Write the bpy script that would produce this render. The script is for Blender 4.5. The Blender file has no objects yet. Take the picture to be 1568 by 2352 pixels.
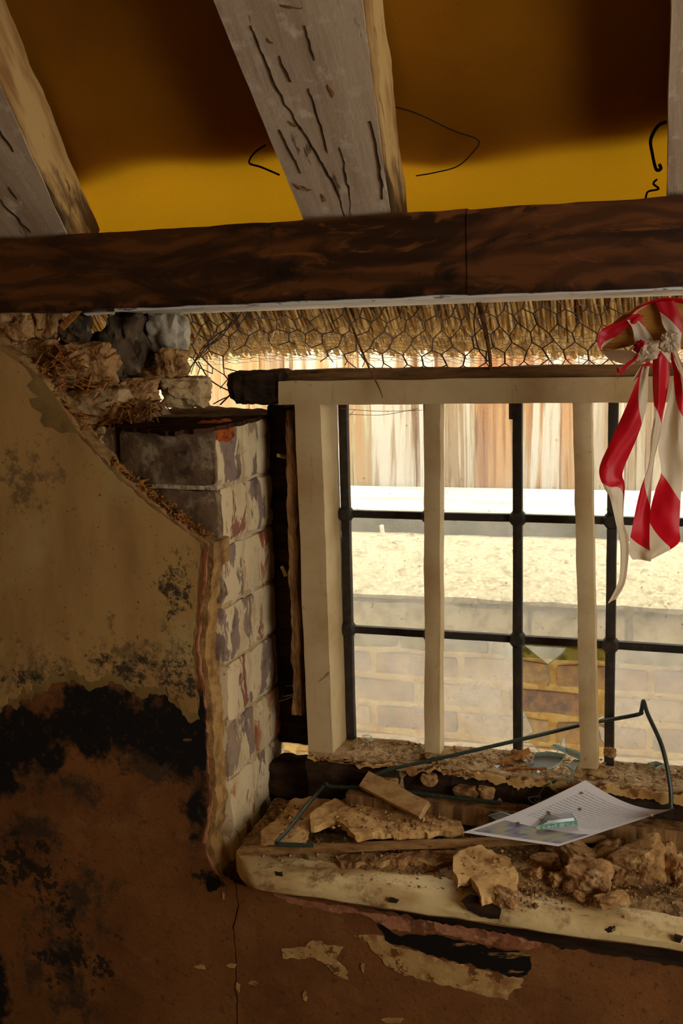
import bpy, bmesh, math, random
from mathutils import Vector, Matrix, noise

# ------------------------------------------------------------------ camera
scene = bpy.context.scene
COL = scene.collection
CAM = Vector((0.0, 0.0, 1.55))
FPX, CX, CY = 2500.0, 784.0, 1176.0
YAW, PITCH, ROLL = math.radians(18.7), math.radians(-8.5), math.radians(-1.4)
ROT = Matrix.Rotation(YAW, 3, 'Z') @ Matrix.Rotation(math.pi / 2 + PITCH, 3, 'X') @ Matrix.Rotation(ROLL, 3, 'Z')
cd = bpy.data.cameras.new('camera')
cd.sensor_fit = 'VERTICAL'; cd.sensor_height = 36.0; cd.lens = FPX * 36.0 / 2352.0
cd.clip_start = 0.02
cam = bpy.data.objects.new('camera', cd); COL.objects.link(cam)
cam.matrix_world = Matrix.Translation(CAM) @ ROT.to_4x4()
scene.camera = cam

# ------------------------------------------------------------------ world, sun, added room fill, exposure
w = bpy.data.worlds.new('overcast_sky'); scene.world = w; w.use_nodes = True
bg = w.node_tree.nodes['Background']
bg.inputs['Color'].default_value = (1.0, 0.97, 0.90, 1); bg.inputs['Strength'].default_value = 6.5
sd = bpy.data.lights.new('sun', 'SUN'); sd.energy = 1.5; sd.angle = math.radians(12); sd.color = (1.0, 0.93, 0.80)
sun = bpy.data.objects.new('sun', sd); COL.objects.link(sun)
sun.rotation_euler = Vector((-0.40, -0.04, -0.92)).to_track_quat('-Z', 'Y').to_euler()
ld = bpy.data.lights.new('room_fill', 'AREA'); ld.shape = 'RECTANGLE'; ld.size = 1.3; ld.size_y = 1.2  # added warm fill light, set in an unseen opening on the right
ld.energy = 8.5; ld.color = (1.0, 0.82, 0.56)
la = bpy.data.objects.new('room_fill', ld); COL.objects.link(la)
la.location = (1.72, 0.45, 1.35); la.rotation_euler = (math.radians(90), 0, math.radians(86))
scene.view_settings.view_transform = 'Standard'; scene.view_settings.look = 'None'
scene.view_settings.exposure = 0.0; scene.view_settings.gamma = 1.0
scene.view_settings.use_curve_mapping = False
scene.cycles.max_bounces = 5; scene.cycles.diffuse_bounces = 3; scene.cycles.glossy_bounces = 2; scene.cycles.transmission_bounces = 3
scene.cycles.transparent_max_bounces = 8; scene.cycles.caustics_reflective = False; scene.cycles.caustics_refractive = False
scene.cycles.adaptive_threshold = 0.05

# ------------------------------------------------------------------ measuring helpers: a pixel to a point on a real plane
def ray(px, py): return ROT @ Vector(((px - CX) / FPX, -(py - CY) / FPX, -1.0))
def PY(px, py, Y):
    d = ray(px, py); return CAM + d * ((Y - CAM.y) / d.y)
def PZ(px, py, Z):
    d = ray(px, py); return CAM + d * ((Z - CAM.z) / d.z)
def PPL(px, py, p0, n):
    d = ray(px, py); return CAM + d * ((p0 - CAM).dot(n) / d.dot(n))
def V(*a): return Vector(a)
def c255(r, g, b):
    f = lambda v: (v / 255 / 12.92) if v / 255 <= 0.04045 else ((v / 255 + 0.055) / 1.055) ** 2.4
    return (f(r), f(g), f(b), 1.0)
def nz(p, s, seed=0.0): return noise.noise(Vector((p[0] * s + seed * 7.13, p[1] * s + seed * 3.7, p[2] * s - seed * 5.1)))
RNG = random.Random(7)

# ------------------------------------------------------------------ material helper
def mat(name, col, rough=0.85, layers=(), bump=(), spec=0.25, trans=0.0, trans_col=None):
    m = bpy.data.materials.new(name); m.use_nodes = True
    nt = m.node_tree; N = nt.nodes; L = nt.links
    bs = N['Principled BSDF']; out = N['Material Output']
    bs.inputs['Roughness'].default_value = rough
    bs.inputs['Specular IOR Level'].default_value = spec
    geo = N.new('ShaderNodeNewGeometry')
    pos = geo.outputs['Position']
    cache = {}
    def coords(sc, rot):
        k = (sc, rot)
        if k in cache: return cache[k]
        o = pos
        if rot:
            r = N.new('ShaderNodeMapping'); r.inputs['Rotation'].default_value = rot; L.new(o, r.inputs['Vector']); o = r.outputs['Vector']
        s = N.new('ShaderNodeMapping'); s.inputs['Scale'].default_value = sc if isinstance(sc, tuple) else (sc,) * 3
        L.new(o, s.inputs['Vector']); cache[k] = s.outputs['Vector']
        return s.outputs['Vector']
    def tex(d):
        v = coords(d.get('s', 10.0), d.get('rot'))
        k = d.get('k', 'noise')
        if k == 'wave':
            t = N.new('ShaderNodeTexWave'); t.inputs['Scale'].default_value = 1.0; t.wave_type = 'BANDS'; t.bands_direction = d.get('dir', 'Z')
            t.inputs['Distortion'].default_value = d.get('dist', 6.0); t.inputs['Detail'].default_value = 3; t.inputs['Detail Scale'].default_value = d.get('ds', 1.0)
            L.new(v, t.inputs['Vector']); return t.outputs['Fac']
        if k == 'voronoi':
            t = N.new('ShaderNodeTexVoronoi'); t.inputs['Scale'].default_value = 1.0; t.feature = d.get('feature', 'F1')
            L.new(v, t.inputs['Vector']); return t.outputs['Distance']
        t = N.new('ShaderNodeTexNoise'); t.inputs['Scale'].default_value = 1.0; t.inputs['Detail'].default_value = min(4.0, d.get('d', 4.0))
        t.inputs['Roughness'].default_value = d.get('r', 0.6); t.inputs['Distortion'].default_value = d.get('dist', 0.0)
        if 'w' in d: t.noise_dimensions = '4D'; t.inputs['W'].default_value = d['w']
        L.new(v, t.inputs['Vector']); return t.outputs['Fac']
    def math_(op, a, b=None):
        n = N.new('ShaderNodeMath'); n.operation = op
        for i, x in enumerate((a, b)):
            if x is None: continue
            if isinstance(x, (int, float)): n.inputs[i].default_value = x
            else: L.new(x, n.inputs[i])
        return n.outputs[0]
    cur = None
    for ly in layers:
        f = tex(ly)
        if 'blobs' in ly:            # stains with a place and size of their own
            b = None
            for (cx, cy, cz, sx, sz) in ly['blobs']:
                mp = N.new('ShaderNodeMapping'); mp.inputs['Location'].default_value = (-cx / sx, 0, -cz / sz); mp.inputs['Scale'].default_value = (1 / sx, 0, 1 / sz)
                L.new(pos, mp.inputs['Vector'])
                ln = N.new('ShaderNodeVectorMath'); ln.operation = 'LENGTH'; L.new(mp.outputs['Vector'], ln.inputs[0])
                v = math_('SUBTRACT', 1.0, ln.outputs['Value']); v = math_('MAXIMUM', v, -1.0)
                b = v if b is None else math_('MAXIMUM', b, v)
            f = math_('ADD', math_('MULTIPLY', math_('SUBTRACT', f, 0.5), ly.get('amp', 3.0)), b)
        mr = N.new('ShaderNodeMapRange'); mr.inputs['From Min'].default_value = ly['lo']; mr.inputs['From Max'].default_value = ly['hi']
        mr.inputs['To Max'].default_value = ly.get('a', 1.0)
        L.new(f, mr.inputs['Value'])
        mx = N.new('ShaderNodeMix'); mx.data_type = 'RGBA'
        L.new(mr.outputs['Result'], mx.inputs['Factor'])
        if cur is None: mx.inputs['A'].default_value = col
        else: L.new(cur, mx.inputs['A'])
        mx.inputs['B'].default_value = ly['c']
        cur = mx.outputs['Result']
    if cur is None: bs.inputs['Base Color'].default_value = col
    else: L.new(cur, bs.inputs['Base Color'])
    nrm = None
    for bp in bump:
        b = N.new('ShaderNodeBump'); b.inputs['Strength'].default_value = bp.get('st', 0.4); b.inputs['Distance'].default_value = bp.get('dd', 0.004)
        L.new(tex(bp), b.inputs['Height'])
        if nrm is not None: L.new(nrm, b.inputs['Normal'])
        nrm = b.outputs['Normal']
    if nrm is not None: L.new(nrm, bs.inputs['Normal'])
    if trans:
        tr = N.new('ShaderNodeBsdfTranslucent'); ms = N.new('ShaderNodeMixShader'); ms.inputs['Fac'].default_value = trans
        if trans_col: tr.inputs['Color'].default_value = trans_col
        elif cur is not None: L.new(cur, tr.inputs['Color'])
        else: tr.inputs['Color'].default_value = col
        L.new(bs.outputs[0], ms.inputs[1]); L.new(tr.outputs[0], ms.inputs[2]); L.new(ms.outputs[0], out.inputs['Surface'])
    return m

# ------------------------------------------------------------------ mesh helpers
class MB:
    def __init__(s): s.v = []; s.f = []; s.uv = None
    def add(s, vs, fs):
        o = len(s.v); s.v += [tuple(x) for x in vs]; s.f += [tuple(i + o for i in f) for f in fs]; return s
    def box(s, c, sz, m=None):
        hx, hy, hz = sz[0] / 2, sz[1] / 2, sz[2] / 2
        vs = [V(x, y, z) for x in (-hx, hx) for y in (-hy, hy) for z in (-hz, hz)]
        if m: vs = [m @ v for v in vs]
        return s.add([V(*c) + v for v in vs], [(0, 1, 3, 2), (4, 6, 7, 5), (0, 4, 5, 1), (2, 3, 7, 6), (0, 2, 6, 4), (1, 5, 7, 3)])
    def box2(s, lo, hi): return s.box([(a + b) / 2 for a, b in zip(lo, hi)], [b - a for a, b in zip(lo, hi)])
    def prism(s, pts, off):
        n = len(pts); off = V(*off)
        return s.add([V(*p) for p in pts] + [V(*p) + off for p in pts], [tuple(range(n)), tuple(range(2 * n - 1, n - 1, -1))] + [(i, (i + 1) % n, n + (i + 1) % n, n + i) for i in range(n)])
    def tube(s, path, r, n=6):
        path = [V(*p) for p in path]; m = len(path); vs = []
        up = None
        for i, p in enumerate(path):
            t = (path[min(i + 1, m - 1)] - path[max(i - 1, 0)]).normalized()
            if up is None:
                a = V(0, 0, 1) if abs(t.z) < 0.9 else V(1, 0, 0); up = t.cross(a).normalized()
            up = (up - t * up.dot(t)).normalized(); b = t.cross(up)
            rr = r[i] if isinstance(r, (list, tuple)) else r
            for k in range(n):
                a = 2 * math.pi * k / n; vs.append(p + (up * math.cos(a) + b * math.sin(a)) * rr)
        fs = [(i * n + k, i * n + (k + 1) % n, (i + 1) * n + (k + 1) % n, (i + 1) * n + k) for i in range(m - 1) for k in range(n)]
        fs += [tuple(range(n - 1, -1, -1)), tuple(range((m - 1) * n, m * n))]
        return s.add(vs, fs)
    def build(s, name, m, parent=None, smooth=False, kind=None, recalc=True, uvs=None):
        me = bpy.data.meshes.new(name); me.from_pydata(s.v, [], s.f); me.update()
        if uvs is not None:
            ul = me.uv_layers.new(name='UVMap')
            for lp in me.loops: ul.data[lp.index].uv = uvs[lp.vertex_index]
        if recalc:
            b = bmesh.new(); b.from_mesh(me); bmesh.ops.recalc_face_normals(b, faces=b.faces); b.to_mesh(me); b.free()
        return link(name, me, m, parent, smooth, kind)
def link(name, me, m, parent=None, smooth=False, kind=None):
    if m is not None and not me.materials: me.materials.append(m)
    if smooth:
        me.polygons.foreach_set('use_smooth', [True] * len(me.polygons)); me.set_sharp_from_angle(angle=math.radians(38))
    o = bpy.data.objects.new(name, me); COL.objects.link(o)
    if parent is not None: o.parent = parent
    if kind: o['kind'] = kind
    return o
def tag(o, label, cat, group=None, kind=None):
    o['label'] = label; o['category'] = cat
    if group: o['group'] = group
    if kind: o['kind'] = kind
    return o
def empty(name): 
    o = bpy.data.objects.new(name, None); COL.objects.link(o); o.empty_display_size = 0.05; return o
def thing(name, label, cat, group=None): return tag(empty(name), label, cat, group)
def struct(name, label=None):
    o = empty(name); o['kind'] = 'structure'
    if label: o['label'] = label
    return o

def rough_box(lo, hi, amp=0.003, cuts=5, rnd=0.006, seed=0.0, fs=25.0, m=None):
    """box with worn, uneven faces and rounded arrises"""
    lo, hi = V(*lo), V(*hi); c = (lo + hi) / 2; h = (hi - lo) / 2
    b = bmesh.new(); bmesh.ops.create_cube(b, size=2.0)
    bmesh.ops.subdivide_edges(b, edges=b.edges[:], cuts=cuts, use_grid_fill=True)
    vs = []; idx = {}
    for i, v in enumerate(b.verts):
        p = v.co.copy(); q = V(p.x * h.x, p.y * h.y, p.z * h.z)
        ext = sum(1 for a in p if abs(a) > 0.999)
        if ext >= 2:
            for k in range(3):
                if abs(p[k]) > 0.999: q[k] -= math.copysign(min(rnd, h[k] * .4) * (0.55 if ext == 2 else 0.8) * (1 + 0.8 * nz(c + q, 40, seed)), p[k])
        wq = c + q
        d = V(nz(wq, fs, seed), nz(wq, fs, seed + 11), nz(wq, fs, seed + 23)) + 0.5 * V(nz(wq, fs * 2.7, seed), nz(wq, fs * 2.7, seed + 5), nz(wq, fs * 2.7, seed + 9))
        wq = wq + d * amp
        if m: wq = c + (m @ (wq - c))
        vs.append(wq); idx[v] = i
    fs_ = [tuple(idx[v] for v in f.verts) for f in b.faces]; b.free()
    return MB().add(vs, fs_)

def rock(c, r, seed=0.0, sub=3, amp=0.28, fs=1.6, m=None, facet=0.0):
    b = bmesh.new(); bmesh.ops.create_icosphere(b, subdivisions=sub, radius=1.0)
    vs = []
    for v in b.verts:
        n = v.co.normalized()
        # blocky: push toward a rounded box, then noise
        k = 1.0 / max(abs(n.x), abs(n.y), abs(n.z)); k = 1 + (k - 1) * (0.55 + facet)
        d = 1 + amp * nz(n, fs, seed) + amp * 0.5 * nz(n, fs * 2.6, seed + 3) + amp * 0.22 * nz(n, fs * 6, seed + 8)
        q = n * k * 0.85 * d; q = V(q.x * r[0], q.y * r[1], q.z * r[2])
        if m: q = m @ q
        vs.append(V(*c) + q)
    b.verts.index_update(); fs_ = [tuple(v.index for v in f.verts) for f in b.faces]; b.free()
    return MB().add(vs, fs_)

def timber(p0, p1, side, w, h, n=30, amp=0.003, seed=0.0, k=4, rnd=0.12, fs=9.0):
    """hewn timber from p0 to p1; 'side' is the width direction; w, h are (start, end)"""
    p0, p1 = V(*p0), V(*p1); t = (p1 - p0).normalized(); side = V(*side); side = (side - t * side.dot(t)).normalized(); up = side.cross(t).normalized()
    w = w if isinstance(w, tuple) else (w, w); h = h if isinstance(h, tuple) else (h, h)
    prof = []
    cor = [(-1, -1), (1, -1), (1, 1), (-1, 1)]
    for a in range(4):
        (x0, y0), (x1, y1) = cor[a], cor[(a + 1) % 4]
        for j in range(k):
            f = j / k; x, y = x0 + (x1 - x0) * f, y0 + (y1 - y0) * f
            if j == 0: x *= 1 - rnd * .22; y *= 1 - rnd * .22
            prof.append((x, y))
    m_ = len(prof); vs = []
    for i in range(n + 1):
        f = i / n; c = p0 + (p1 - p0) * f; ww = w[0] + (w[1] - w[0]) * f; hh = h[0] + (h[1] - h[0]) * f
        for (x, y) in prof:
            q = c + side * (x * ww / 2) + up * (y * hh / 2)
            d = V(nz(q, fs, seed), nz(q, fs, seed + 4), nz(q, fs, seed + 9)) + .5 * V(nz(q, fs * 3, seed + 2), nz(q, fs * 3, seed + 6), nz(q, fs * 3, seed + 13))
            vs.append(q + d * amp)
    fs_ = [(i * m_ + a, i * m_ + (a + 1) % m_, (i + 1) * m_ + (a + 1) % m_, (i + 1) * m_ + a) for i in range(n) for a in range(m_)]
    fs_ += [tuple(range(m_)), tuple(range(n * m_ + m_ - 1, n * m_ - 1, -1))]
    return MB().add(vs, fs_)

def ragged(pts, step=12.0, amp=4.0, seed=0.0, closed=False):
    out = []; n = len(pts)
    for i in range(n if closed else n - 1):
        a, b = pts[i], pts[(i + 1) % n]; L = math.hypot(b[0] - a[0], b[1] - a[1]); k = max(1, int(L / step))
        for j in range(k):
            f = j / k; x, y = a[0] + (b[0] - a[0]) * f, a[1] + (b[1] - a[1]) * f
            dx, dy = (b[0] - a[0]) / L, (b[1] - a[1]) / L
            d = amp * (nz((x, y, seed * 9), 0.045) * 1.3 + nz((x, y, seed * 5), 0.13) * 0.8)
            out.append((x - dy * d, y + dx * d))
    if not closed: out.append(pts[-1])
    return out

def smooth_path(pts, n=6):
    pts = [V(*p) for p in pts]; out = []
    for i in range(len(pts) - 1):
        a = pts[max(i - 1, 0)]; b = pts[i]; c = pts[i + 1]; d = pts[min(i + 2, len(pts) - 1)]
        for j in range(n):
            t = j / n
            out.append(0.5 * ((2 * b) + (c - a) * t + (2 * a - 5 * b + 4 * c - d) * t * t + (3 * b - a - 3 * c + d) * t ** 3))
    out.append(pts[-1]); return out

# ================================================================== materials
PAINT = c255(205, 190, 160)
m_core = mat('rubble_core', c255(96, 72, 46), 0.95, [dict(c=c255(60, 42, 26), s=18, lo=.42, hi=.62), dict(c=c255(150, 122, 84), s=34, lo=.56, hi=.68)], [dict(s=40, st=.8, dd=.012), dict(s=130, st=.5, dd=.004)])
m_render = mat('sand_render', c255(178, 140, 84), 0.95, [dict(c=c255(132, 96, 52), s=30, lo=.45, hi=.65), dict(c=c255(98, 68, 36), s=7, lo=.56, hi=.66, a=.8)], [dict(s=110, st=.8, dd=.006), dict(s=300, st=.5, dd=.002)])
m_pink = mat('pink_plaster', c255(186, 126, 92), 0.95, [dict(c=c255(150, 92, 58), s=24, lo=.45, hi=.62), dict(c=c255(205, 156, 122), s=60, lo=.56, hi=.66), dict(c=c255(104, 64, 34), s=20, d=9, r=.7, lo=.54, hi=.62, a=.85)], [dict(s=120, st=.6, dd=.004)])
# painted lower plaster: brown distemper with black mould areas of their own shape
LW = 1.785
def bl(px, py, rx, ry):
    p = PY(px, py, LW); return (p.x, 0, p.z, rx / 1290.0, ry / 1290.0)
m_brown = mat('brown_distemper', c255(132, 84, 38), 0.8,
    [dict(c=c255(104, 62, 28), s=5, lo=.42, hi=.66), dict(c=c255(142, 100, 52), s=9, lo=.56, hi=.7, a=.7),
     dict(c=c255(40, 36, 30), s=15, d=10, r=.72, lo=.25, hi=.85, amp=4.2, a=.75, blobs=[bl(140, 2230, 130, 200), bl(200, 2060, 110, 130), bl(70, 1930, 110, 110), bl(330, 1760, 130, 70), bl(150, 1800, 130, 70)]),
     dict(c=c255(14, 10, 6), s=13, d=10, r=.7, lo=.10, hi=.42, amp=2.4, blobs=[bl(60, 1690, 220, 110), bl(230, 1650, 260, 130), bl(370, 1680, 200, 130), bl(440, 1700, 100, 200), bl(0, 1760, 70, 140), bl(455, 1850, 40, 110), bl(-20, 2260, 60, 230), bl(-150, 2050, 160, 500)]),
     dict(c=c255(22, 18, 14), s=34, d=10, r=.75, lo=.5, hi=.8, amp=5.5, a=.9, blobs=[bl(60, 1990, 150, 100), bl(150, 2080, 60, 80), bl(170, 2200, 150, 120), bl(480, 2020, 40, 40)]),
     dict(c=c255(74, 50, 26), s=46, d=9, r=.75, lo=.575, hi=.66, a=.75), dict(c=c255(50, 30, 14), s=220, d=4, lo=.64, hi=.7, a=.85)],
    [dict(s=16, st=.35, dd=.01), dict(s=160, st=.35, dd=.003)], spec=.35)
m_paper_wall = mat('old_wallpaper', c255(188, 150, 90), 0.9,
    [dict(c=c255(160, 122, 70), s=(9, 9, 2.5), lo=.4, hi=.68), dict(c=c255(190, 166, 108), s=4, lo=.52, hi=.7),
     dict(c=c255(118, 98, 64), s=30, d=9, r=.75, lo=.55, hi=1.1, amp=4.5, a=.85, blobs=[bl(300, 1500, 330, 130), bl(100, 1540, 240, 120), bl(420, 1330, 75, 120), bl(70, 1100, 170, 130)]),
     dict(c=c255(52, 46, 36), s=48, d=10, r=.8, lo=.38, hi=.95, amp=5.5, a=.92, blobs=[bl(405, 1350, 55, 90), bl(320, 1540, 170, 62), bl(120, 1560, 190, 40), bl(430, 1560, 60, 90)]),
     dict(c=c255(70, 52, 30), s=130, d=4, lo=.655, hi=.7, a=.8)],
    [dict(s=(60, 60, 14), st=.15, dd=.004), dict(s=240, st=.25, dd=.0015)])
m_torn = mat('torn_paper_back', c255(150, 124, 70), 0.95, [dict(c=c255(118, 92, 48), s=12, lo=.4, hi=.65)], [dict(s=120, st=.3, dd=.003)])
m_flake = mat('bare_cream_plaster', c255(190, 152, 92), 0.9, [dict(c=c255(150, 104, 56), s=22, lo=.45, hi=.65), dict(c=c255(206, 172, 112), s=50, lo=.55, hi=.68), dict(c=c255(118, 74, 36), s=34, d=9, r=.7, lo=.555, hi=.60)], [dict(s=90, st=.4, dd=.004)])
m_tar = mat('black_tar_paint', c255(20, 15, 10), 0.7, [dict(c=c255(150, 112, 62), s=(16, 16, 70), rot=(0, .16, 0), lo=.60, hi=.66)], [dict(s=80, st=.4, dd=.003)])
def paint_brick(name, brick, pf, seedw):
    return mat(name, brick, 0.9,
        [dict(c=c255(92, 74, 64), s=30, lo=.5, hi=.7, a=.8),
         dict(c=c255(216, 194, 152), s=(24, 24, 9), d=8, r=.62, lo=pf, hi=pf + .035, w=seedw, dist=.4),
         dict(c=c255(176, 150, 112), s=(9, 9, 6), lo=.52, hi=.72, a=.7, w=seedw + 2),
         dict(c=c255(120, 92, 60), s=60, d=8, r=.7, lo=.60, hi=.70, a=.6)],
        [dict(s=(24, 24, 9), d=8, r=.62, w=seedw, st=.45, dd=.004, dist=.4), dict(s=150, st=.35, dd=.002)])
m_bricks = [paint_brick('flaking_white_brick', c255(150, 98, 78), .455, 1.0), paint_brick('flaking_white_brick_b', c255(140, 118, 104), .47, 4.0), paint_brick('flaking_white_brick_c', c255(164, 84, 52), .43, 7.0)]
m_limewash = mat('limewashed_mortar', c255(188, 160, 116), .95, [dict(c=c255(206, 190, 160), s=16, lo=.45, hi=.58), dict(c=c255(128, 96, 58), s=40, lo=.58, hi=.7)], [dict(s=60, st=.7, dd=.008), dict(s=180, st=.5, dd=.003)])
m_sooty = mat('sooty_brick_face', c255(112, 88, 64), .95, [dict(c=c255(150, 130, 102), s=26, d=8, r=.7, lo=.5, hi=.62), dict(c=c255(74, 54, 38), s=14, lo=.5, hi=.66)], [dict(s=60, st=.6, dd=.006), dict(s=200, st=.4, dd=.002)])
m_orange = mat('fresh_orange_brick', c255(170, 82, 30), .95, [dict(c=c255(110, 48, 18), s=50, lo=.5, hi=.66)], [dict(s=120, st=.7, dd=.004)])
m_clay = mat('clay_lump', c255(180, 138, 88), .95, [dict(c=c255(126, 88, 50), s=24, lo=.45, hi=.62), dict(c=c255(196, 164, 114), s=40, lo=.56, hi=.68)], [dict(s=70, st=.8, dd=.008), dict(s=220, st=.5, dd=.003)])
m_clay_pale = mat('pale_chalk_lump', c255(196, 168, 122), .95, [dict(c=c255(140, 108, 66), s=20, lo=.5, hi=.66), dict(c=c255(70, 52, 34), s=30, lo=.62, hi=.72)], [dict(s=60, st=.7, dd=.006), dict(s=200, st=.4, dd=.002)])
m_flint = mat('dark_flint', c255(96, 78, 58), .7, [dict(c=c255(46, 38, 30), s=16, lo=.42, hi=.6), dict(c=c255(120, 106, 86), s=34, lo=.58, hi=.7)], [dict(s=50, st=.5, dd=.006)], spec=.08)
m_flint_l = mat('grey_flint', c255(186, 176, 154), .6, [dict(c=c255(116, 108, 96), s=14, lo=.46, hi=.64)], [dict(s=50, st=.4, dd=.005)], spec=.15)
m_straw = mat('straw_bits', c255(176, 116, 52), .9, [dict(c=c255(110, 66, 26), s=60, lo=.42, hi=.6)])
def wood(name, a, b, dark, sc, rot=None, rough=.8, extra=(), bs=.4):
    return mat(name, a, rough, [dict(c=b, s=sc, d=8, r=.65, rot=rot, lo=.4, hi=.62), dict(c=dark, s=tuple(x * 1.7 for x in sc), d=6, r=.6, rot=rot, lo=.6, hi=.72, a=.85)] + list(extra), [dict(s=tuple(x * 1.4 for x in sc), rot=rot, st=bs, dd=.004)], spec=.2)
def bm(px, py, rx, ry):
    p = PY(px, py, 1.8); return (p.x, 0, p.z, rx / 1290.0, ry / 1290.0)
m_beam = mat('dark_oak', c255(100, 58, 26), .55,
    [dict(c=c255(66, 36, 14), s=(3.2, 4, 9), k='wave', dist=14, ds=.9, lo=.2, hi=.8, a=.8), dict(c=c255(40, 21, 9), s=(3, 6, 9), d=8, r=.62, dist=2.2, lo=.47, hi=.60, a=.85),
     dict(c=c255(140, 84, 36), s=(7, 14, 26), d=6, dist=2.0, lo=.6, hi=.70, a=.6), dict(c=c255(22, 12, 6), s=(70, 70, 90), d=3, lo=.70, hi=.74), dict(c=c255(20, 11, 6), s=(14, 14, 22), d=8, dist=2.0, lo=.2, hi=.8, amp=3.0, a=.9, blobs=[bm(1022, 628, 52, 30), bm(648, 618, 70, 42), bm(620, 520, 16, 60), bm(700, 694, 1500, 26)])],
    [dict(s=(8, 20, 90), st=.3, dd=.002, dist=1.2)], spec=.3)
m_beam_under = mat('lit_limed_beam_underside', c255(236, 230, 220), .5, [dict(c=c255(60, 48, 38), s=(20, 120, 120), d=8, r=.7, lo=.56, hi=.64)], [dict(s=80, st=.4, dd=.003)])  # limed white, kept bright to hold the bounce light in its colour
TH = math.radians(40.0)
RT = (TH, 0, 0)
m_rafter = mat('whitewashed_rafter', c255(190, 168, 142), .85,
    [dict(c=c255(158, 134, 108), s=(14, 2.2, 14), rot=RT, d=8, lo=.42, hi=.66), dict(c=c255(206, 190, 166), s=30, lo=.55, hi=.7),
     dict(c=c255(110, 88, 66), s=(26, 7, 26), rot=RT, d=9, r=.7, lo=.63, hi=.68), dict(c=c255(24, 17, 12), s=(26, 1.5, 26), rot=RT, d=3, r=.5, dist=.35, lo=.665, hi=.68)],
    [dict(s=(40, 5, 40), rot=RT, st=.5, dd=.004), dict(s=(26, 1.5, 26), rot=RT, d=3, r=.5, dist=.35, st=-.6, dd=.006), dict(s=90, st=.25, dd=.003)])
m_rafter_side = mat('cream_rafter_side', c255(200, 164, 104), .85,
    [dict(c=c255(150, 108, 60), s=(20, 3, 20), rot=RT, d=8, lo=.46, hi=.66), dict(c=c255(52, 34, 20), s=(24, 3, 24), rot=RT, d=8, r=.7, lo=.62, hi=.68), dict(c=c255(70, 48, 30), s=(30, 6, 30), rot=RT, d=8, lo=.2, hi=.7, amp=3.0, a=.9, blobs=[(-.44, 0, 1.80, .16, .09), (-1.10, 0, 1.80, .16, .08)])],
    [dict(s=(40, 5, 40), rot=RT, st=.5, dd=.004)])
m_white = mat('aged_cream_paint', c255(204, 180, 136), .5,
    [dict(c=c255(180, 150, 102), s=6, lo=.42, hi=.66), dict(c=c255(120, 92, 56), s=70, d=8, r=.7, lo=.64, hi=.72, a=.8), dict(c=c255(150, 122, 80), s=(40, 40, 4), lo=.6, hi=.75, a=.6)],
    [dict(s=40, st=.2, dd=.004), dict(s=(120, 120, 20), st=.15, dd=.001)], spec=.4)
m_rot = wood('rotten_dark_wood', c255(62, 44, 28), c255(34, 22, 14), c255(12, 8, 6), (8, 40, 40), bs=.9)
m_headtop = wood('bare_weathered_wood', c255(130, 96, 58), c255(84, 56, 30), c255(28, 18, 10), (7, 50, 60), bs=.7)
m_lath = wood('old_brown_lath', c255(156, 118, 72), c255(100, 70, 40), c255(20, 13, 8), (60, 60, 8), bs=.7)
m_iron = mat('black_iron', c255(44, 40, 34), .6, [dict(c=c255(78, 58, 36), s=60, d=8, lo=.5, hi=.7, a=.7)], [dict(s=140, st=.4, dd=.002)], spec=.4)
m_dust = mat('dusty_dirt', c255(178, 142, 94), .95, [dict(c=c255(104, 76, 44), s=22, d=9, r=.7, lo=.44, hi=.62), dict(c=c255(186, 156, 108), s=50, d=6, lo=.56, hi=.68), dict(c=c255(60, 42, 24), s=80, lo=.64, hi=.72)], [dict(s=60, st=.8, dd=.008), dict(s=200, st=.7, dd=.004)])
m_dust_lit = mat('lit_sill_dust', c255(196, 166, 122), .95, [dict(c=c255(150, 116, 74), s=26, d=9, r=.75, lo=.47, hi=.62), dict(c=c255(224, 204, 170), s=70, d=6, lo=.58, hi=.68), dict(c=c255(84, 60, 36), s=60, lo=.62, hi=.70)], [dict(s=70, st=.8, dd=.008), dict(s=220, st=.7, dd=.004)])  # dust lightened so window light on the frame sill is in the colour
m_board = mat('dirty_cream_board', c255(228, 202, 144), .55,
    [dict(c=c255(180, 142, 88), s=(6, 14, 14), d=8, lo=.48, hi=.68), dict(c=c255(120, 84, 46), s=14, d=9, r=.75, lo=.53, hi=.68, a=.85), dict(c=c255(34, 24, 14), s=(18, 26, 26), d=4, lo=.69, hi=.705)],
    [dict(s=30, st=.25, dd=.005), dict(s=150, st=.25, dd=.0015)], spec=.35)
m_plaster = mat('broken_plaster', c255(212, 170, 110), .95, [dict(c=c255(172, 130, 76), s=14, d=8, lo=.45, hi=.66), dict(c=c255(204, 168, 112), s=60, lo=.58, hi=.7)], [dict(s=70, st=.4, dd=.005), dict(s=260, st=.4, dd=.002)])
m_crumb = mat('plaster_crumbs', c255(178, 140, 90), .95, [dict(c=c255(110, 78, 44), s=60, lo=.45, hi=.6), dict(c=c255(216, 196, 160), s=45, lo=.62, hi=.7)])
m_batten = wood('sawn_batten', c255(150, 112, 66), c255(110, 76, 40), c255(50, 32, 18), (8, 60, 60), bs=.5)
m_batten_d = wood('dark_batten', c255(92, 62, 34), c255(58, 38, 20), c255(24, 15, 8), (8, 60, 60), bs=.6)
m_offcut = wood('pale_offcut', c255(190, 154, 102), c255(160, 122, 74), c255(110, 78, 44), (30, 60, 60), bs=.3)
m_green = mat('green_coated_wire', c255(36, 50, 40), .45, [dict(c=c255(70, 78, 60), s=90, lo=.55, hi=.7)], spec=.5)
m_black = mat('black_cable', c255(26, 20, 16), .6)
m_rust = mat('rusty_wire', c255(78, 56, 38), .7, [dict(c=c255(46, 32, 22), s=90, lo=.45, hi=.6)])
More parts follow.
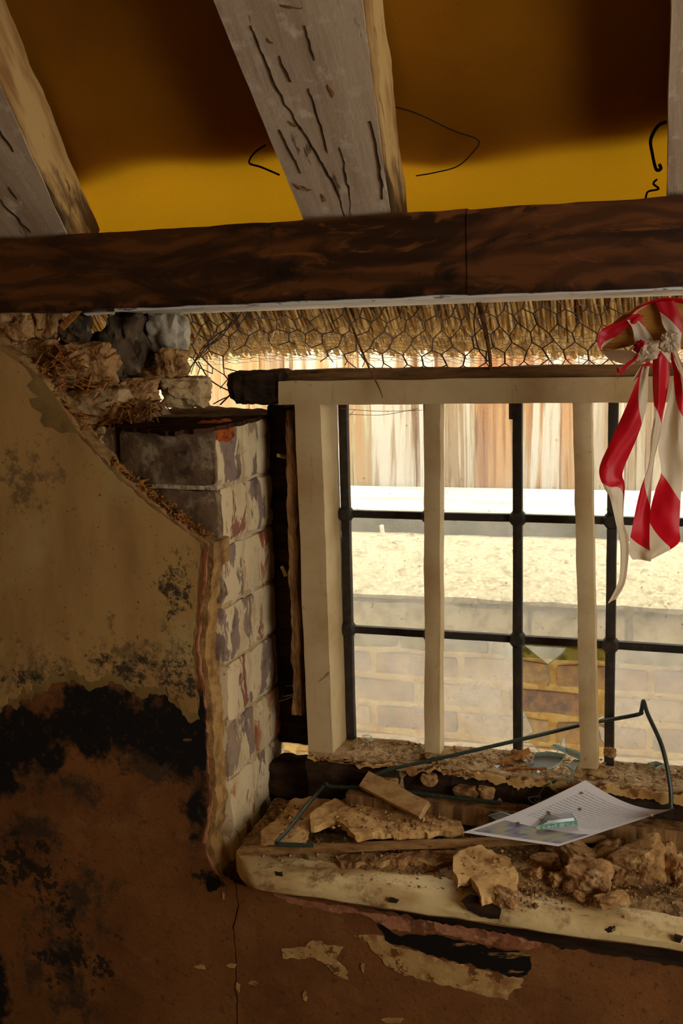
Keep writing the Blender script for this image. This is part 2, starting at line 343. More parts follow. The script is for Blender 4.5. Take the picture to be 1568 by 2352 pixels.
m_galv = mat('galvanised_wire', c255(136, 134, 128), .5)
m_reed = mat('thatch_reed', c255(238, 204, 136), .8, [dict(c=c255(178, 132, 66), s=(110, 12, 12), d=4, lo=.42, hi=.58), dict(c=c255(232, 200, 134), s=(150, 10, 10), w=5, d=3, lo=.56, hi=.66), dict(c=c255(84, 54, 24), s=(170, 16, 16), w=9, d=3, lo=.64, hi=.7)])
m_stem = mat('dry_stem', c255(110, 76, 42), .8, [dict(c=c255(66, 42, 22), s=40, lo=.45, hi=.6)])
m_fence = [mat('weathered_fence_%s' % n, a, .9, [dict(c=b, s=(30, 30, 1.1), w=ww, d=7, r=.65, dist=.9, lo=.45, hi=.55), dict(c=c255(206, 202, 192), s=(20, 20, .9), w=ww + 3, d=6, dist=.7, lo=.51, hi=.58), dict(c=c255(104, 70, 44), s=(60, 60, 1.6), w=ww + 6, d=5, dist=.6, lo=.57, hi=.63, a=.9), dict(c=c255(150, 150, 96), s=(9, 9, 2), w=ww, lo=.6, hi=.75, a=.5)], [dict(s=(60, 60, 2.4), w=ww, st=.4, dd=.004)])
           for n, a, b, ww in (('brown', c255(186, 146, 104), c255(150, 106, 70), 1.0), ('grey', c255(184, 172, 150), c255(150, 128, 100), 5.0), ('green', c255(170, 164, 124), c255(176, 140, 100), 9.0))]
m_gravel = mat('mossy_shaded_gravel_board', c255(128, 128, 100), .95, [dict(c=c255(90, 100, 58), s=(16, 16, 10), d=8, lo=.45, hi=.62), dict(c=c255(150, 136, 104), s=(60, 60, 5), lo=.55, hi=.7)], [dict(s=60, st=.5, dd=.004)])  # moss green, darkened to carry the rail's shadow band as well
m_rail = mat('lit_white_rail', c255(226, 220, 206), .9, [dict(c=c255(190, 178, 156), s=(2, 40, 60), d=6, lo=.5, hi=.68)], [dict(s=(3, 60, 80), st=.4, dd=.003)])  # grey rail wood whitened, its strong top light put into the colour
m_coping = mat('cement_coping', c255(182, 170, 138), .95, [dict(c=c255(140, 128, 98), s=30, d=10, r=.75, lo=.48, hi=.62), dict(c=c255(206, 196, 164), s=90, d=6, lo=.52, hi=.62), dict(c=c255(96, 90, 68), s=9, d=8, lo=.6, hi=.74, a=.6)], [dict(s=90, st=.6, dd=.008), dict(s=260, st=.5, dd=.003)])
m_mortar = mat('yellow_mortar', c255(240, 214, 150), .95, [dict(c=c255(214, 176, 104), s=30, lo=.45, hi=.65)], [dict(s=120, st=.6, dd=.004)])
m_gb = [mat('stock_brick_%d' % i, a, .95, [dict(c=b, s=24, d=8, r=.7, w=i * 3.0, lo=.42, hi=.62), dict(c=c255(196, 158, 98), s=40, w=i + 5.0, d=8, lo=.58, hi=.7, a=.8), dict(c=c255(120, 118, 60), s=9, w=i + 2.0, lo=.56, hi=.72, a=.7)], [dict(s=60, st=.7, dd=.006)])
        for i, (a, b) in enumerate(((c255(194, 160, 120), c255(150, 132, 120)), (c255(184, 150, 122), c255(134, 122, 120)), (c255(206, 180, 140), c255(168, 150, 126))))]
m_lichen = mat('lichen_brick', c255(222, 212, 178), .95, [dict(c=c255(186, 174, 136), s=28, d=8, lo=.45, hi=.62), dict(c=c255(206, 200, 176), s=60, lo=.56, hi=.66)], [dict(s=60, st=.8, dd=.008)])
m_moss = mat('mossy_tile', c255(152, 144, 76), .95, [dict(c=c255(92, 92, 36), s=26, d=8, lo=.45, hi=.62)], [dict(s=60, st=.7, dd=.006)])
m_ground = mat('yard_gravel', c255(206, 190, 156), .95, [dict(c=c255(176, 158, 124), s=12, lo=.45, hi=.62)])
m_floor = mat('brick_dust_floor', c255(120, 88, 56), .95, [dict(c=c255(88, 62, 40), s=6, lo=.45, hi=.65)])
m_roomwall = mat('room_plaster', c255(176, 146, 96), .95, [dict(c=c255(140, 108, 66), s=3, lo=.45, hi=.65)])
m_tarp = mat('yellow_tarpaulin', c255(160, 104, 10), .55, [dict(c=c255(146, 92, 8), s=4, lo=.42, hi=.62), dict(c=c255(120, 80, 10), s=180, d=2, lo=.66, hi=.7, a=.7)], [dict(s=420, d=1, st=.2, dd=.001)], spec=.3, trans=.13, trans_col=c255(226, 166, 24))
m_web = mat('dusty_cobweb', c255(170, 136, 90), .95)
def make_glass(name, dirt, tint):
    m = bpy.data.materials.new(name); m.use_nodes = True; nt = m.node_tree; N = nt.nodes; L = nt.links
    N.remove(N['Principled BSDF']); out = N['Material Output']
    geo = N.new('ShaderNodeNewGeometry')
    t = N.new('ShaderNodeTexNoise'); t.inputs['Scale'].default_value = 9; t.inputs['Detail'].default_value = 8; t.inputs['Roughness'].default_value = .7; L.new(geo.outputs['Position'], t.inputs['Vector'])
    mr = N.new('ShaderNodeMapRange'); mr.inputs['From Min'].default_value = .3; mr.inputs['From Max'].default_value = .75; mr.inputs['To Min'].default_value = dirt * .6; mr.inputs['To Max'].default_value = dirt * 1.7; L.new(t.outputs['Fac'], mr.inputs['Value'])
    t2 = N.new('ShaderNodeTexNoise'); t2.inputs['Scale'].default_value = 130; t2.inputs['Detail'].default_value = 2; L.new(geo.outputs['Position'], t2.inputs['Vector'])
    mr2 = N.new('ShaderNodeMapRange'); mr2.inputs['From Min'].default_value = .70; mr2.inputs['From Max'].default_value = .76; mr2.inputs['To Max'].default_value = .5; L.new(t2.outputs['Fac'], mr2.inputs['Value'])
    tr = N.new('ShaderNodeBsdfTransparent'); tr.inputs['Color'].default_value = tint
    tl = N.new('ShaderNodeBsdfTranslucent'); tl.inputs['Color'].default_value = (.92, .90, .84, 1)
    df = N.new('ShaderNodeBsdfDiffuse'); df.inputs['Color'].default_value = (.35, .28, .18, 1)
    gl = N.new('ShaderNodeBsdfGlossy'); gl.inputs['Roughness'].default_value = .06
    a = N.new('ShaderNodeMixShader'); L.new(mr.outputs['Result'], a.inputs['Fac']); L.new(tr.outputs[0], a.inputs[1]); L.new(tl.outputs[0], a.inputs[2])
    b = N.new('ShaderNodeMixShader'); L.new(mr2.outputs['Result'], b.inputs['Fac']); L.new(a.outputs[0], b.inputs[1]); L.new(df.outputs[0], b.inputs[2])
    fr = N.new('ShaderNodeFresnel'); fr.inputs['IOR'].default_value = 1.2
    g = N.new('ShaderNodeMixShader'); L.new(fr.outputs[0], g.inputs['Fac']); L.new(b.outputs[0], g.inputs[1]); L.new(gl.outputs[0], g.inputs[2])
    L.new(g.outputs[0], out.inputs['Surface']); return m
m_pane = [make_glass('dirty_window_glass_%s' % n, d, (.97, .98, .95, 1)) for n, d in (('upper', .09), ('middle', .13), ('lower', .21))]
m_shard = make_glass('broken_glass', .12, (.95, .98, .97, 1))
m_shard_edge = mat('glass_edge', c255(196, 214, 206), .12, spec=.9, trans=.5)
m_green_edge = mat('green_glass_edge', c255(120, 182, 164), .15, [dict(c=c255(200, 226, 216), s=120, lo=.5, hi=.6)], spec=.8, trans=.35)
m_webg = make_glass('cobweb_film', .38, (1, 1, 1, 1))

# ================================================================== room shell
def S(name, mb, m, label=None):
    o = mb.build(name, m, kind='structure')
    if label: o['label'] = label
    return o
S('floor', MB().box2((-2.4, -2.2, -.06), (1.9, 2.2, 0)), m_floor)
S('wall_right', MB().box2((1.75, -2.2, 0), (1.88, -.25, 3.4)).box2((1.75, 1.15, 0), (1.88, 1.8, 3.4)).box2((1.75, -.25, 0), (1.88, 1.15, .72)).box2((1.75, -.25, 1.98), (1.88, 1.15, 3.4)), m_roomwall)  # opening added as a seat for the fill light
S('wall_far_left', MB().box2((-2.35, -2.2, 0), (-2.2, 1.8, 3.4)), m_roomwall)
bk = MB().box2((-2.35, -2.35, 0), (1.88, -2.2, 3.4))
S('wall_back', bk, m_roomwall)
MB().box2((-2.3, 2.14, .1), (1.9, 2.155, .66)).build('wall_outside_bounce', mat('white_bounce', c255(236, 228, 208), .95), kind='structure')  # unseen white skin added to bounce light onto the garden wall
S('ground', MB().box2((-4, 2.2, .1), (3, 6, .2)), m_ground)

# ------------------------------------------------------------------ left wall: rubble core, render coat, distemper, wallpaper
wall = struct('wall_left', 'broken interior wall with peeling paper and mould left of the window')
core_px = [(-900, 800), (0, 800), (110, 850), (200, 905), (270, 985), (300, 1000), (480, 1000)]
CP = [PY(x, y, 1.86) for x, y in core_px]
core = [V(-2.3, 1.86, 0), V(-2.3, 1.86, CP[0].z)] + CP[1:] + [V(-.95, 1.86, 1.40), V(-.95, 1.86, 0)]
MB().prism(core, (0, .25, 0)).build('rubble_core', m_core, wall)
EDGE = [(-30, 772), (0, 792), (28, 812), (62, 838), (112, 888), (150, 945), (182, 990), (252, 1066), (330, 1140), (400, 1192), (468, 1240)]
SIDE_R = [(476, 1248), (472, 1330), (462, 1420), (458, 1500), (470, 1590), (476, 1660), (478, 1760), (486, 1850), (470, 1935), (486, 1985), (502, 2014), (535, 2022)]
def wall_poly(edge, side, y, bottom=True, left=-2.2, right_px=(545, 2352)):
    pts = [PY(a, b, y) for a, b in edge] + [PY(a, b, y) for a, b in side]
    return pts
def left_panel(name, m, y0, y1, inset, amp, seed, extra=0):
    e = ragged([(a - inset * .4, b + inset) for a, b in EDGE], 9, amp, seed)
    s = ragged([(a - inset + extra, b) for a, b in SIDE_R], 9, amp, seed + 2)
    crack = ragged([(540, 2030), (545, 2080), (533, 2130), (538, 2180), (541, 2260), (544, 2352), (546, 2500)], 10, 2.5, 4)
    p = [PY(a, b, y0) for a, b in e + s + crack]
    xr = p[-1].x
    p += [V(xr, y0, 0), V(-2.2, y0, 0), V(-2.2, y0, PY(-30, 772, y0).z + .02)]
    return MB().prism(p, (0, y1 - y0, 0)).build(name, m, wall)
# render coat: wider, its raw edge shows along the reveal
left_panel('render_coat', m_render, 1.790, 1.86, 0, 3.5, 1, 14)
left_panel('pink_skim', m_pink, 1.786, 1.790, 3, 4, 2, 2)
left_panel('painted_plaster', m_brown, 1.7835, 1.786, 4, 3, 3, -1)
# wallpaper, two torn sheets
PB = [(470, 1640), (455, 1652), (440, 1640), (412, 1622), (395, 1600), (380, 1590), (345, 1576), (325, 1600), (300, 1572), (262, 1560), (235, 1560), (222, 1578), (200, 1566), (172, 1556), (140, 1552), (120, 1562), (95, 1572), (80, 1578), (70, 1592), (52, 1588), (40, 1605), (20, 1616), (0, 1628), (-60, 1640), (-200, 1600), (-700, 1620)]
def paper(name, m, y0, y1, dy, amp, seed, inset):
    e = ragged([(a - inset * .5, b + inset) for a, b in EDGE], 8, 4, seed)
    s = ragged([(470 - inset, 1248), (462 - inset, 1330), (455 - inset, 1420), (450 - inset, 1500), (458 - inset, 1590), (462 - inset, 1640 + dy)], 8, 4, seed + 1)
    b = ragged([(x - inset * .3, y + dy + (9 if i % 2 else -4)) for i, (x, y) in enumerate(PB[1:])], 6, amp, seed + 3)
    p = [PY(x, y, y0) for x, y in e + s + b]
    p += [V(-2.2, y0, p[-1].z), V(-2.2, y0, PY(-30, 772, y0).z + .02)]
    return MB().prism(p, (0, y1 - y0, 0)).build(name, m, wall)
paper('torn_paper_layer', m_torn, 1.7822, 1.7835, 12, 9, 11, 4)
paper('wallpaper', m_paper_wall, 1.7808, 1.7822, -10, 10, 14, 9)
def wall_patch(name, m, pts, y, th, parent, step=8, amp=3, seed=0):
    p = [PY(a, b, y) for a, b in ragged(pts, step, amp, seed, True)]
    return MB().prism(p, (0, th, 0)).build(name, m, parent)
wall_patch('torn_paper_patch', m_torn, [(60, 838), (75, 870), (62, 885), (78, 905), (90, 912), (66, 918), (75, 935), (98, 950), (92, 968), (112, 982), (140, 992), (178, 996), (160, 962), (130, 915), (100, 875)], 1.7802, .0006, wall, seed=5)
wall_patch('hole_shade_patch', m_tar, [(476, 2012), (500, 2008), (508, 2030), (498, 2046), (478, 2048), (472, 2030)], 1.7828, .0008, wall, seed=8)  # flat dark patch painted for the shade inside a hole
for (x, y, a, b) in ((466, 2222, 22, 6), (530, 2218, 14, 6), (545, 2270, 6, 14), (430, 1700, 10, 3), (512, 2058, 4, 10)):
    wall_patch('paint_flake', m_flake, [(x - a, y - b * .3), (x - a * .3, y - b), (x + a, y - b * .5), (x + a * .6, y + b), (x - a * .5, y + b * .7)], 1.7815, .002, wall, 4, 2, x)

# ------------------------------------------------------------------ wall under the sill board
low = struct('wall_lower', 'brown painted wall under the window board with flaked patches')
ZT = .556
crack_r = [(543, 2030), (548, 2080), (536, 2130), (541, 2180), (544, 2260), (547, 2352), (549, 2500)]
pc = [PY(a, b, 1.7835) for a, b in ragged(crack_r, 10, 2.5, 4)]
topc = [PY(a, b, 1.7835) for a, b in ragged([(1568, 2222), (1400, 2196), (1280, 2175), (1180, 2150), (1060, 2135), (980, 2118), (900, 2094), (800, 2078), (700, 2062), (640, 2050), (600, 2045)], 9, 5, 21)]
pl = [V(1.7, 1.7835, 0), V(1.7, 1.7835, .56)] + topc + pc; pl = pl + [V(pc[-1].x, 1.7835, 0)]
MB().prism(pl, (0, .003, 0)).build('painted_plaster', m_brown, low)
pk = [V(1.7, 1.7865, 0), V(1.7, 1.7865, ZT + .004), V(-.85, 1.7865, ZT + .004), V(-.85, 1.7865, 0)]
MB().prism(pk, (0, .005, 0)).build('crack_shade_sheet', m_rot, low)  # dark sheet behind the paint puts shade into the crack
MB().box2((-.95, 1.7915, 0), (1.7, 2.14, .56)).build('rubble_core', m_core, low)
def lp(name, m, pts, y=1.782, th=.0014, amp=4, seed=0): wall_patch(name, m, pts, y, th, low, 8, amp, seed)
lp('bare_patch', m_flake, [(646, 2180), (700, 2176), (716, 2160), (736, 2163), (745, 2172), (790, 2175), (775, 2192), (768, 2205), (806, 2232), (798, 2252), (770, 2240), (745, 2212), (712, 2202), (650, 2202)], seed=31)
lp('bare_patch', m_flake, [(812, 2150), (850, 2146), (880, 2150), (900, 2172), (960, 2185), (1010, 2205), (1080, 2220), (1160, 2240), (1205, 2244), (1196, 2268), (1180, 2272), (1165, 2300), (1120, 2290), (1040, 2268), (980, 2256), (930, 2240), (880, 2215), (862, 2190), (842, 2168)], seed=33)
lp('pink_band', m_pink, [(622, 2050), (700, 2068), (790, 2080), (840, 2096), (900, 2104), (990, 2116), (1050, 2126), (1140, 2142), (1268, 2170), (1262, 2176), (1215, 2180), (1170, 2178), (1120, 2170), (1040, 2150), (960, 2146), (890, 2132), (860, 2116), (830, 2100), (780, 2096), (700, 2082), (660, 2072)], 1.7818, .0016, 4, 35)
lp('tar_patch', m_tar, [(868, 2122), (920, 2148), (1000, 2150), (1080, 2164), (1150, 2180), (1220, 2190), (1216, 2225), (1205, 2248), (1150, 2238), (1080, 2215), (1000, 2195), (950, 2178), (885, 2158)], 1.7815, .0008, 6, 37)
for (x, y, a, b) in ((900, 2344, 26, 7), (832, 2222, 5, 12), (700, 2288, 5, 12), (840, 2258, 8, 4), (580, 2258, 12, 5)):
    wall_patch('paint_flake', m_flake, [(x - a, y - b * .3), (x - a * .3, y - b), (x + a, y - b * .5), (x + a * .6, y + b), (x - a * .5, y + b * .7)], 1.7815, .0015, low, 4, 2, x)

# ------------------------------------------------------------------ brick reveal of the window
rev = struct('wall_reveal', 'whitewashed brick reveal at the left side of the window')
XR = -.862
MB().box2((-1.06, 1.84, .56), (XR - .0055, 2.13, 1.405)).build('mortar_core', m_limewash, rev)
zs = [.50, .612, .728, .842, .958, 1.072, 1.188, 1.300, 1.418]
r2 = random.Random(3)
for i in range(len(zs) - 1):
    jy = [1.985, 1.955, 1.97, 1.95, 1.985, 1.94, 1.972, 1.955][i]
    g = .0025
    for (y0, y1) in ((1.834, jy - g), (jy + g, 2.125)):
        dx = r2.uniform(-.003, .003)
        rough_box((XR - .10, y0, zs[i] + g), (XR + dx, y1, zs[i + 1] - g), .0042, 8, .0045, i * 3 + y0 * 10, 26).build('brick', m_bricks[(i * 2 + (1 if y0 > 1.9 else 0)) % 3 if r2.random() < .8 else 1], rev, True)
# bricks showing their sooty room-side face above the broken plaster
for (a, b, x0, x1, y0) in ((7, 8, 276, 494, 1.822), (6, 7, 318, 494, 1.824), (7, 8, 208, 266, 1.83), (6, 7, 210, 310, 1.832), (5, 6, 318, 494, 1.826)):
    X0, X1 = PY(x0, 1040, y0).x, PY(x1, 1040, y0).x
    rough_box((X0, y0, zs[a] + .006), (min(X1, XR - .001), y0 + .03, zs[b] - .005), .004, 7, .007, x0, 24).build('brick', m_sooty, rev, True)
rough_box((XR - .045, 1.838, 1.384), (XR + .006, 1.915, 1.4225), .005, 6, .007, 3, 40).build('orange_spall', m_orange, rev, True)
# flat bedding mortar on top of the pier
tp = [PZ(x, y, 1.42) for x, y in ragged([(276, 978), (380, 990), (486, 984), (560, 965), (640, 948), (600, 938), (480, 932), (400, 936), (300, 948)], 10, 3, 4, True)]
MB().prism(tp, (0, 0, -.008)).build('bedding_mortar', mat('sooty_bedding', c255(70, 50, 32), 1.0, [dict(c=c255(44, 30, 18), s=30, lo=.45, hi=.62)], [dict(s=60, st=.8, dd=.006)], spec=0.0), rev)

# ------------------------------------------------------------------ stones and clay lumps in the broken wall top
stones = [(38, 742, 58, 40, 1.86, 0), (112, 742, 30, 36, 1.88, 0), (174, 760, 36, 40, 1.90, 2), (205, 836, 76, 54, 1.87, 0), (92, 822, 56, 42, 1.87, 0), (156, 864, 32, 17, 1.84, 1),
          (300, 792, 60, 80, 1.97, 2), (388, 765, 44, 54, 1.99, 3), (398, 834, 38, 34, 1.95, 0), (322, 896, 54, 30, 1.90, 0), (428, 902, 62, 38, 1.95, 1), (232, 934, 84, 46, 1.87, 4),
          (198, 990, 15, 15, 1.835, 1), (232, 1010, 26, 34, 1.845, 4), (40, 812, 40, 26, 1.85, 0), (250, 860, 40, 30, 1.92, 2), (-60, 760, 60, 60, 1.88, 0), (355, 870, 40, 26, 1.96, 0), (232, 790, 26, 26, 2.0, 2), (-160, 765, 60, 56, 1.90, 4), (-270, 760, 64, 58, 1.89, 0), (-390, 765, 66, 58, 1.90, 2), (-510, 765, 66, 60, 1.89, 0), (-630, 770, 66, 60, 1.9, 4), (-750, 775, 66, 62, 1.9, 0)]
SM = [m_clay, m_clay_pale, m_flint, m_flint_l, m_clay_pale]
for i, (x, y, a, b, Y, k) in enumerate(stones):
    c = PY(x, y, Y); sc = (c - CAM).length / FPX
    rock(c, (a * sc * 1.05, max(.018, min(a, b) * sc * 1.0), b * sc * 1.05), i * 1.7, 4, .34, 1.5).build('stone', SM[k], wall, k in (2, 3))

# ------------------------------------------------------------------ straw packing (uncountable)
st = MB(); r3 = random.Random(5)
def straw(x, y, Y, n, sx, sy, ln=.03):
    for _ in range(n):
        p = PY(x + r3.gauss(0, sx), y + r3.gauss(0, sy), Y + r3.uniform(-.015, .012))
        d = V(r3.uniform(-1, 1), r3.uniform(-.5, .3), r3.uniform(-.5, .5)).normalized() * r3.uniform(.4, 1.1) * ln
        st.tube([p - d / 2, p + d / 2 + V(0, 0, -.003)], r3.uniform(.0008, .0022), 4)
straw(135, 825, 1.825, 90, 34, 22); straw(110, 862, 1.82, 70, 34, 20); straw(205, 884, 1.83, 50, 30, 12); straw(300, 945, 1.85, 150, 40, 14); straw(250, 962, 1.84, 40, 20, 8)
for k in range(12):
    t = k / 11; straw(250 + 215 * t, 1062 + 165 * t, 1.81, 22, 9, 6, .02)
for k in range(8):
    t = k / 7; straw(60 + 130 * t, 850 + 130 * t, 1.81, 16, 9, 6, .024)
tag(st.build('straw_packing', m_straw, recalc=False), 'loose orange straw and chaff packed among the wall top stones', 'straw', kind='stuff')
e1 = PY(142, 752, 1.84); e2 = PY(182, 710, 1.84)
tag(timber(e1, e2, (0, 1, 0), .008, .012, 6, .001).build('wood_splinter', m_straw), 'short splinter of wood wedged between stones under the beam', 'splinter')

# ================================================================== window
win = struct('window_1', 'iron casement window in a cream painted timber frame')
YF = 2.0
# head
hx0 = PY(640, 900, YF).x
timber((hx0, 2.04, 1.4675), (.42, 2.04, 1.4675), (0, 1, 0), .085, .047, 60, .0018, 2, 4).build('frame_head', m_white, win, True)
timber((hx0 + .01, 2.05, 1.500), (.42, 2.05, 1.500), (0, 1, 0), .075, .022, 70, .004, 5, 4).build('head_top_rail', m_headtop, win, True)
rx0 = PY(524, 900, YF).x
rough_box((rx0, 2.0, 1.448), (hx0 + .012, 2.085, 1.512), .007, 8, .012, 6, 28).build('rotten_head_end', m_rot, win)
rock(PY(541, 868, 2.02), (.008, .008, .012), 4, 2).build('rotten_stub', m_rot, win)
# jamb
jl = PY(676, 940, YF).x; jr = PY(736, 940, YF).x
jlb = PY(704, 1720, YF).x; jrb = PY(767, 1720, YF).x
jw = jr - jl
timber(((jl + jr) / 2, 2.05, 1.452), ((jlb + jrb) / 2 + .0, 2.05, .715), (1, 0, 0), jw, .10, 40, .0015, 8, 3, .06).build('jamb', m_white, win, True)
timber((.27, 2.05, 1.452), (.27, 2.05, .715), (1, 0, 0), jw, .10, 20, .0015, 9, 3, .06).build('jamb', m_white, win, True)
# frame sill, rotten along its front
sl = timber((jlb + .004, 2.066, .700), (.42, 2.066, .700), (0, 1, 0), .136, .070, 90, .005, 12, 6, .05)
sl.build('frame_sill', m_dust_lit, win, True)
fr = MB()
up = ragged([(705, 1738), (800, 1752), (900, 1758), (1000, 1768), (1100, 1782), (1200, 1794), (1300, 1804), (1400, 1810), (1500, 1822), (1600, 1834)], 6, 7, 41)
dn = ragged([(1600, 1860), (1500, 1842), (1400, 1826), (1340, 1838), (1300, 1820), (1240, 1806), (1190, 1816), (1150, 1800), (1080, 1788), (1000, 1774), (940, 1778), (900, 1764), (820, 1758), (705, 1742)], 6, 8, 43)
fr.prism([PY(a, b, 1.985) for a, b in up + dn], (0, .012, 0)).build('flaking_sill_paint', m_flake, win)
rough_box((XR - .006, 2.03, .55), (jlb + .03, 2.10, .688), .008, 7, .012, 17, 24).build('slit_block', m_rot, win)  # dark block added to narrow the slit of light beside the sill
rf = timber((jlb + .004, 2.013, .642), (.42, 2.013, .642), (0, 1, 0), .040, .165, 110, .007, 14, 7, .3, 20); rf.build('rotten_sill_face', m_rot, win)
# vertical timber posts
posts = []
for (xt, xb) in ((974, 975), (1316, 1334)):
    w0 = .030
    a = PY(xt, 925, 2.018); b = PY(xb, 1745, 2.018)
    pt = V(a.x + w0 / 2, 2.036, 1.452); pb = V(b.x + w0 / 2, 2.036, .728)
    posts.append((pt, pb))
posts.append((V(.13, 2.036, 1.452), V(.135, 2.036, .728)))
for i, (a, b) in enumerate(posts):
    timber(a, b, (1, 0, 0), .034, .036, 44, .0016, 20 + i, 3, .35, 14).build('post', m_white, win, True)
    rock(b + V(.004, -.004, .006), (.040, .032, .019), 30 + i, 3, .3).build('post_foot', m_dust, win, True)
# iron glazing bars
BX = [-.700, -.523, -.347, -.168, .011, .19]; BZ = [1.216, .973]
YG = 2.105
for x in BX:
    timber((x, YG - .008, 1.455), (x, YG - .008, .725), (1, 0, 0), .019, .018, 16, .0008, x, 3, .4).build('glazing_bar', m_iron, win, True)
for z in BZ:
    timber((-.71, YG - .006, z), (.23, YG - .006, z), (0, 0, 1), .016, .014, 26, .0008, z, 3, .4).build('glazing_bar', m_iron, win, True)
    for x in BX:
        MB().tube([(x, YG - .006, z), (x, YG - .018, z), (x, YG - .023, z)], [.0175, .016, .011], 14).build('bar_boss', m_iron, win, True)
MB().box((BX[2] - .012, YG - .010, 1.434), (.008, .012, .05)).build('catch', m_iron, win)
ZP = [1.455, BZ[0], BZ[1], .72]
for i in range(5):
    for j in range(3):
        if i == 2 and j == 2: continue
        MB().box2((BX[i] + .002, YG, ZP[j + 1] + .002), (BX[i + 1] - .002, YG + .003, ZP[j] - .002)).build('pane', m_pane[j], win)
for pts in ([(1204, 1482), (1300, 1488), (1289, 1503), (1258, 1526)], [(1200, 1630), (1216, 1660), (1225, 1682), (1200, 1695)], [(1200, 1705), (1222, 1706), (1245, 1735), (1200, 1735)], [(1295, 1690), (1305, 1735), (1276, 1735)], [(1405, 1640), (1372, 1655), (1370, 1650), (1405, 1634)], [(1405, 1680), (1372, 1664), (1380, 1700), (1405, 1720)]):
    p = [PY(a, b, YG) for a, b in pts]
    MB().prism(p, (0, .003, 0)).build('broken_pane', m_shard, win)
    k = len(p)
    ed = MB()
    for q in range(k): ed.tube([p[q], p[(q + 1) % k]], .0007, 4)
    ed.build('broken_edge', m_shard_edge, win)
# brown lath and dark timber filling the gap between reveal and jamb
tag(timber(PY(669, 945, 2.022), PY(686, 1640, 2.022), (1, 0, 0), .020, .02, 60, .0045, 40, 3, .2, 30).build('gap_lath', m_lath), 'ragged brown lath standing between brick reveal and cream jamb', 'lath')
tag(rough_box((XR - .006, 2.088, .712), (jl + .012, 2.13, 1.44), .004, 8, .006, 5).build('packing_board', m_rot), 'dark packing board deep in the gap behind the lath', 'board')
for (x, y, ang) in ((648, 1048, .2), (652, 1312, 1.2), (676, 1345, .5)):
    p = PY(x, y, 2.03)
    tag(MB().box(p, (.022, .004, .007), Matrix.Rotation(ang, 3, 'Y')).build('paint_chip', m_flake), {648: 'pale splinter stuck in the gap near the top brick', 652: 'cream paint chip caught in the gap at mid height', 676: 'small curled flake hanging on the lath'}[x], 'chip')
# cobweb sheet between brick and jamb
cw = MB(); A = [PY(x, y, Y) for x, y, Y in ((640, 1612, 2.06), (665, 1590, 2.05), (700, 1588, 2.03), (730, 1568, 2.0), (756, 1545, 1.998))]; B = [PY(x, y, Y) for x, y, Y in ((650, 1575, 2.10), (672, 1572, 2.09), (700, 1570, 2.06), (730, 1556, 2.02), (756, 1542, 2.0))]
A = smooth_path(A, 4); B = smooth_path(B, 4); n_ = len(A)
vs = [A[i].lerp(B[i], t) + V(0, 0, -.006 * math.sin(math.pi * t)) for i in range(n_) for t in (0, .33, .66, 1)]
cw.add(vs, [(i * 4 + k, i * 4 + k + 1, i * 4 + k + 5, i * 4 + k + 4) for i in range(n_ - 1) for k in range(3)])
o = cw.build('cobweb', m_webg, None, True); tag(o, 'dusty cobweb sheet slung from brick reveal to jamb', 'cobweb')
wb = MB()
for (a, b) in (((640, 1612, 2.06), (756, 1545, 1.998)), ((656, 1576, 2.09), (750, 1549, 1.999)), ((650, 1600, 2.06), (740, 1560, 2.0))): wb.tube(smooth_path([PY(*a), (PY(*a) + PY(*b)) / 2 + V(0, 0, -.008), PY(*b)], 5), .0011, 4)
wb.build('strand', m_web, o)
ow = MB()
for (a, b, s) in (((778, 938, 2.09), (970, 942, 2.02), .004), ((783, 975, 2.09), (815, 940, 2.09), .002), ((790, 950, 2.09), (960, 938, 2.03), .008)): ow.tube(smooth_path([PY(*a), (PY(*a) + PY(*b)) / 2 + V(0, 0, -s), PY(*b)], 6), .0005, 4)
tag(ow.build('cobweb', m_web), 'thin cobweb threads across the top left pane', 'cobweb')

# wall right of the window, out of frame, keeps the room dark
S('wall_window_right', MB().box2((.34, 1.79, 0), (1.7, 2.13, 1.64)), m_roomwall)

# ================================================================== wall plate beam, rafters, tarpaulin, roof
beam = thing('timber_beam', 'long dark brown oak beam running above the window', 'beam')
ZB0, ZB1 = 1.634, 1.772
xj = PY(1072, 580, 1.8).x
timber((-2.2, 1.925, (ZB0 + ZB1) / 2), (xj, 1.925, (ZB0 + ZB1) / 2), (0, 1, 0), .25, ZB1 - ZB0, 110, .0022, 50, 5, .05, 12).build('beam_length', m_beam, beam, True)
timber((xj + .0012, 1.923, (ZB0 + ZB1) / 2 - .001), (1.7, 1.923, (ZB0 + ZB1) / 2 - .001), (0, 1, 0), .25, ZB1 - ZB0, 70, .0022, 53, 5, .05, 12).build('beam_length', m_beam, beam, True)
MB().box2((-1.05, 1.815, ZB0 - .0045), (1.7, 2.045, ZB0 + .002)).build('lit_limed_underside', m_beam_under, beam)  # white slab carries outside bounce light on the dark beam's limed underside
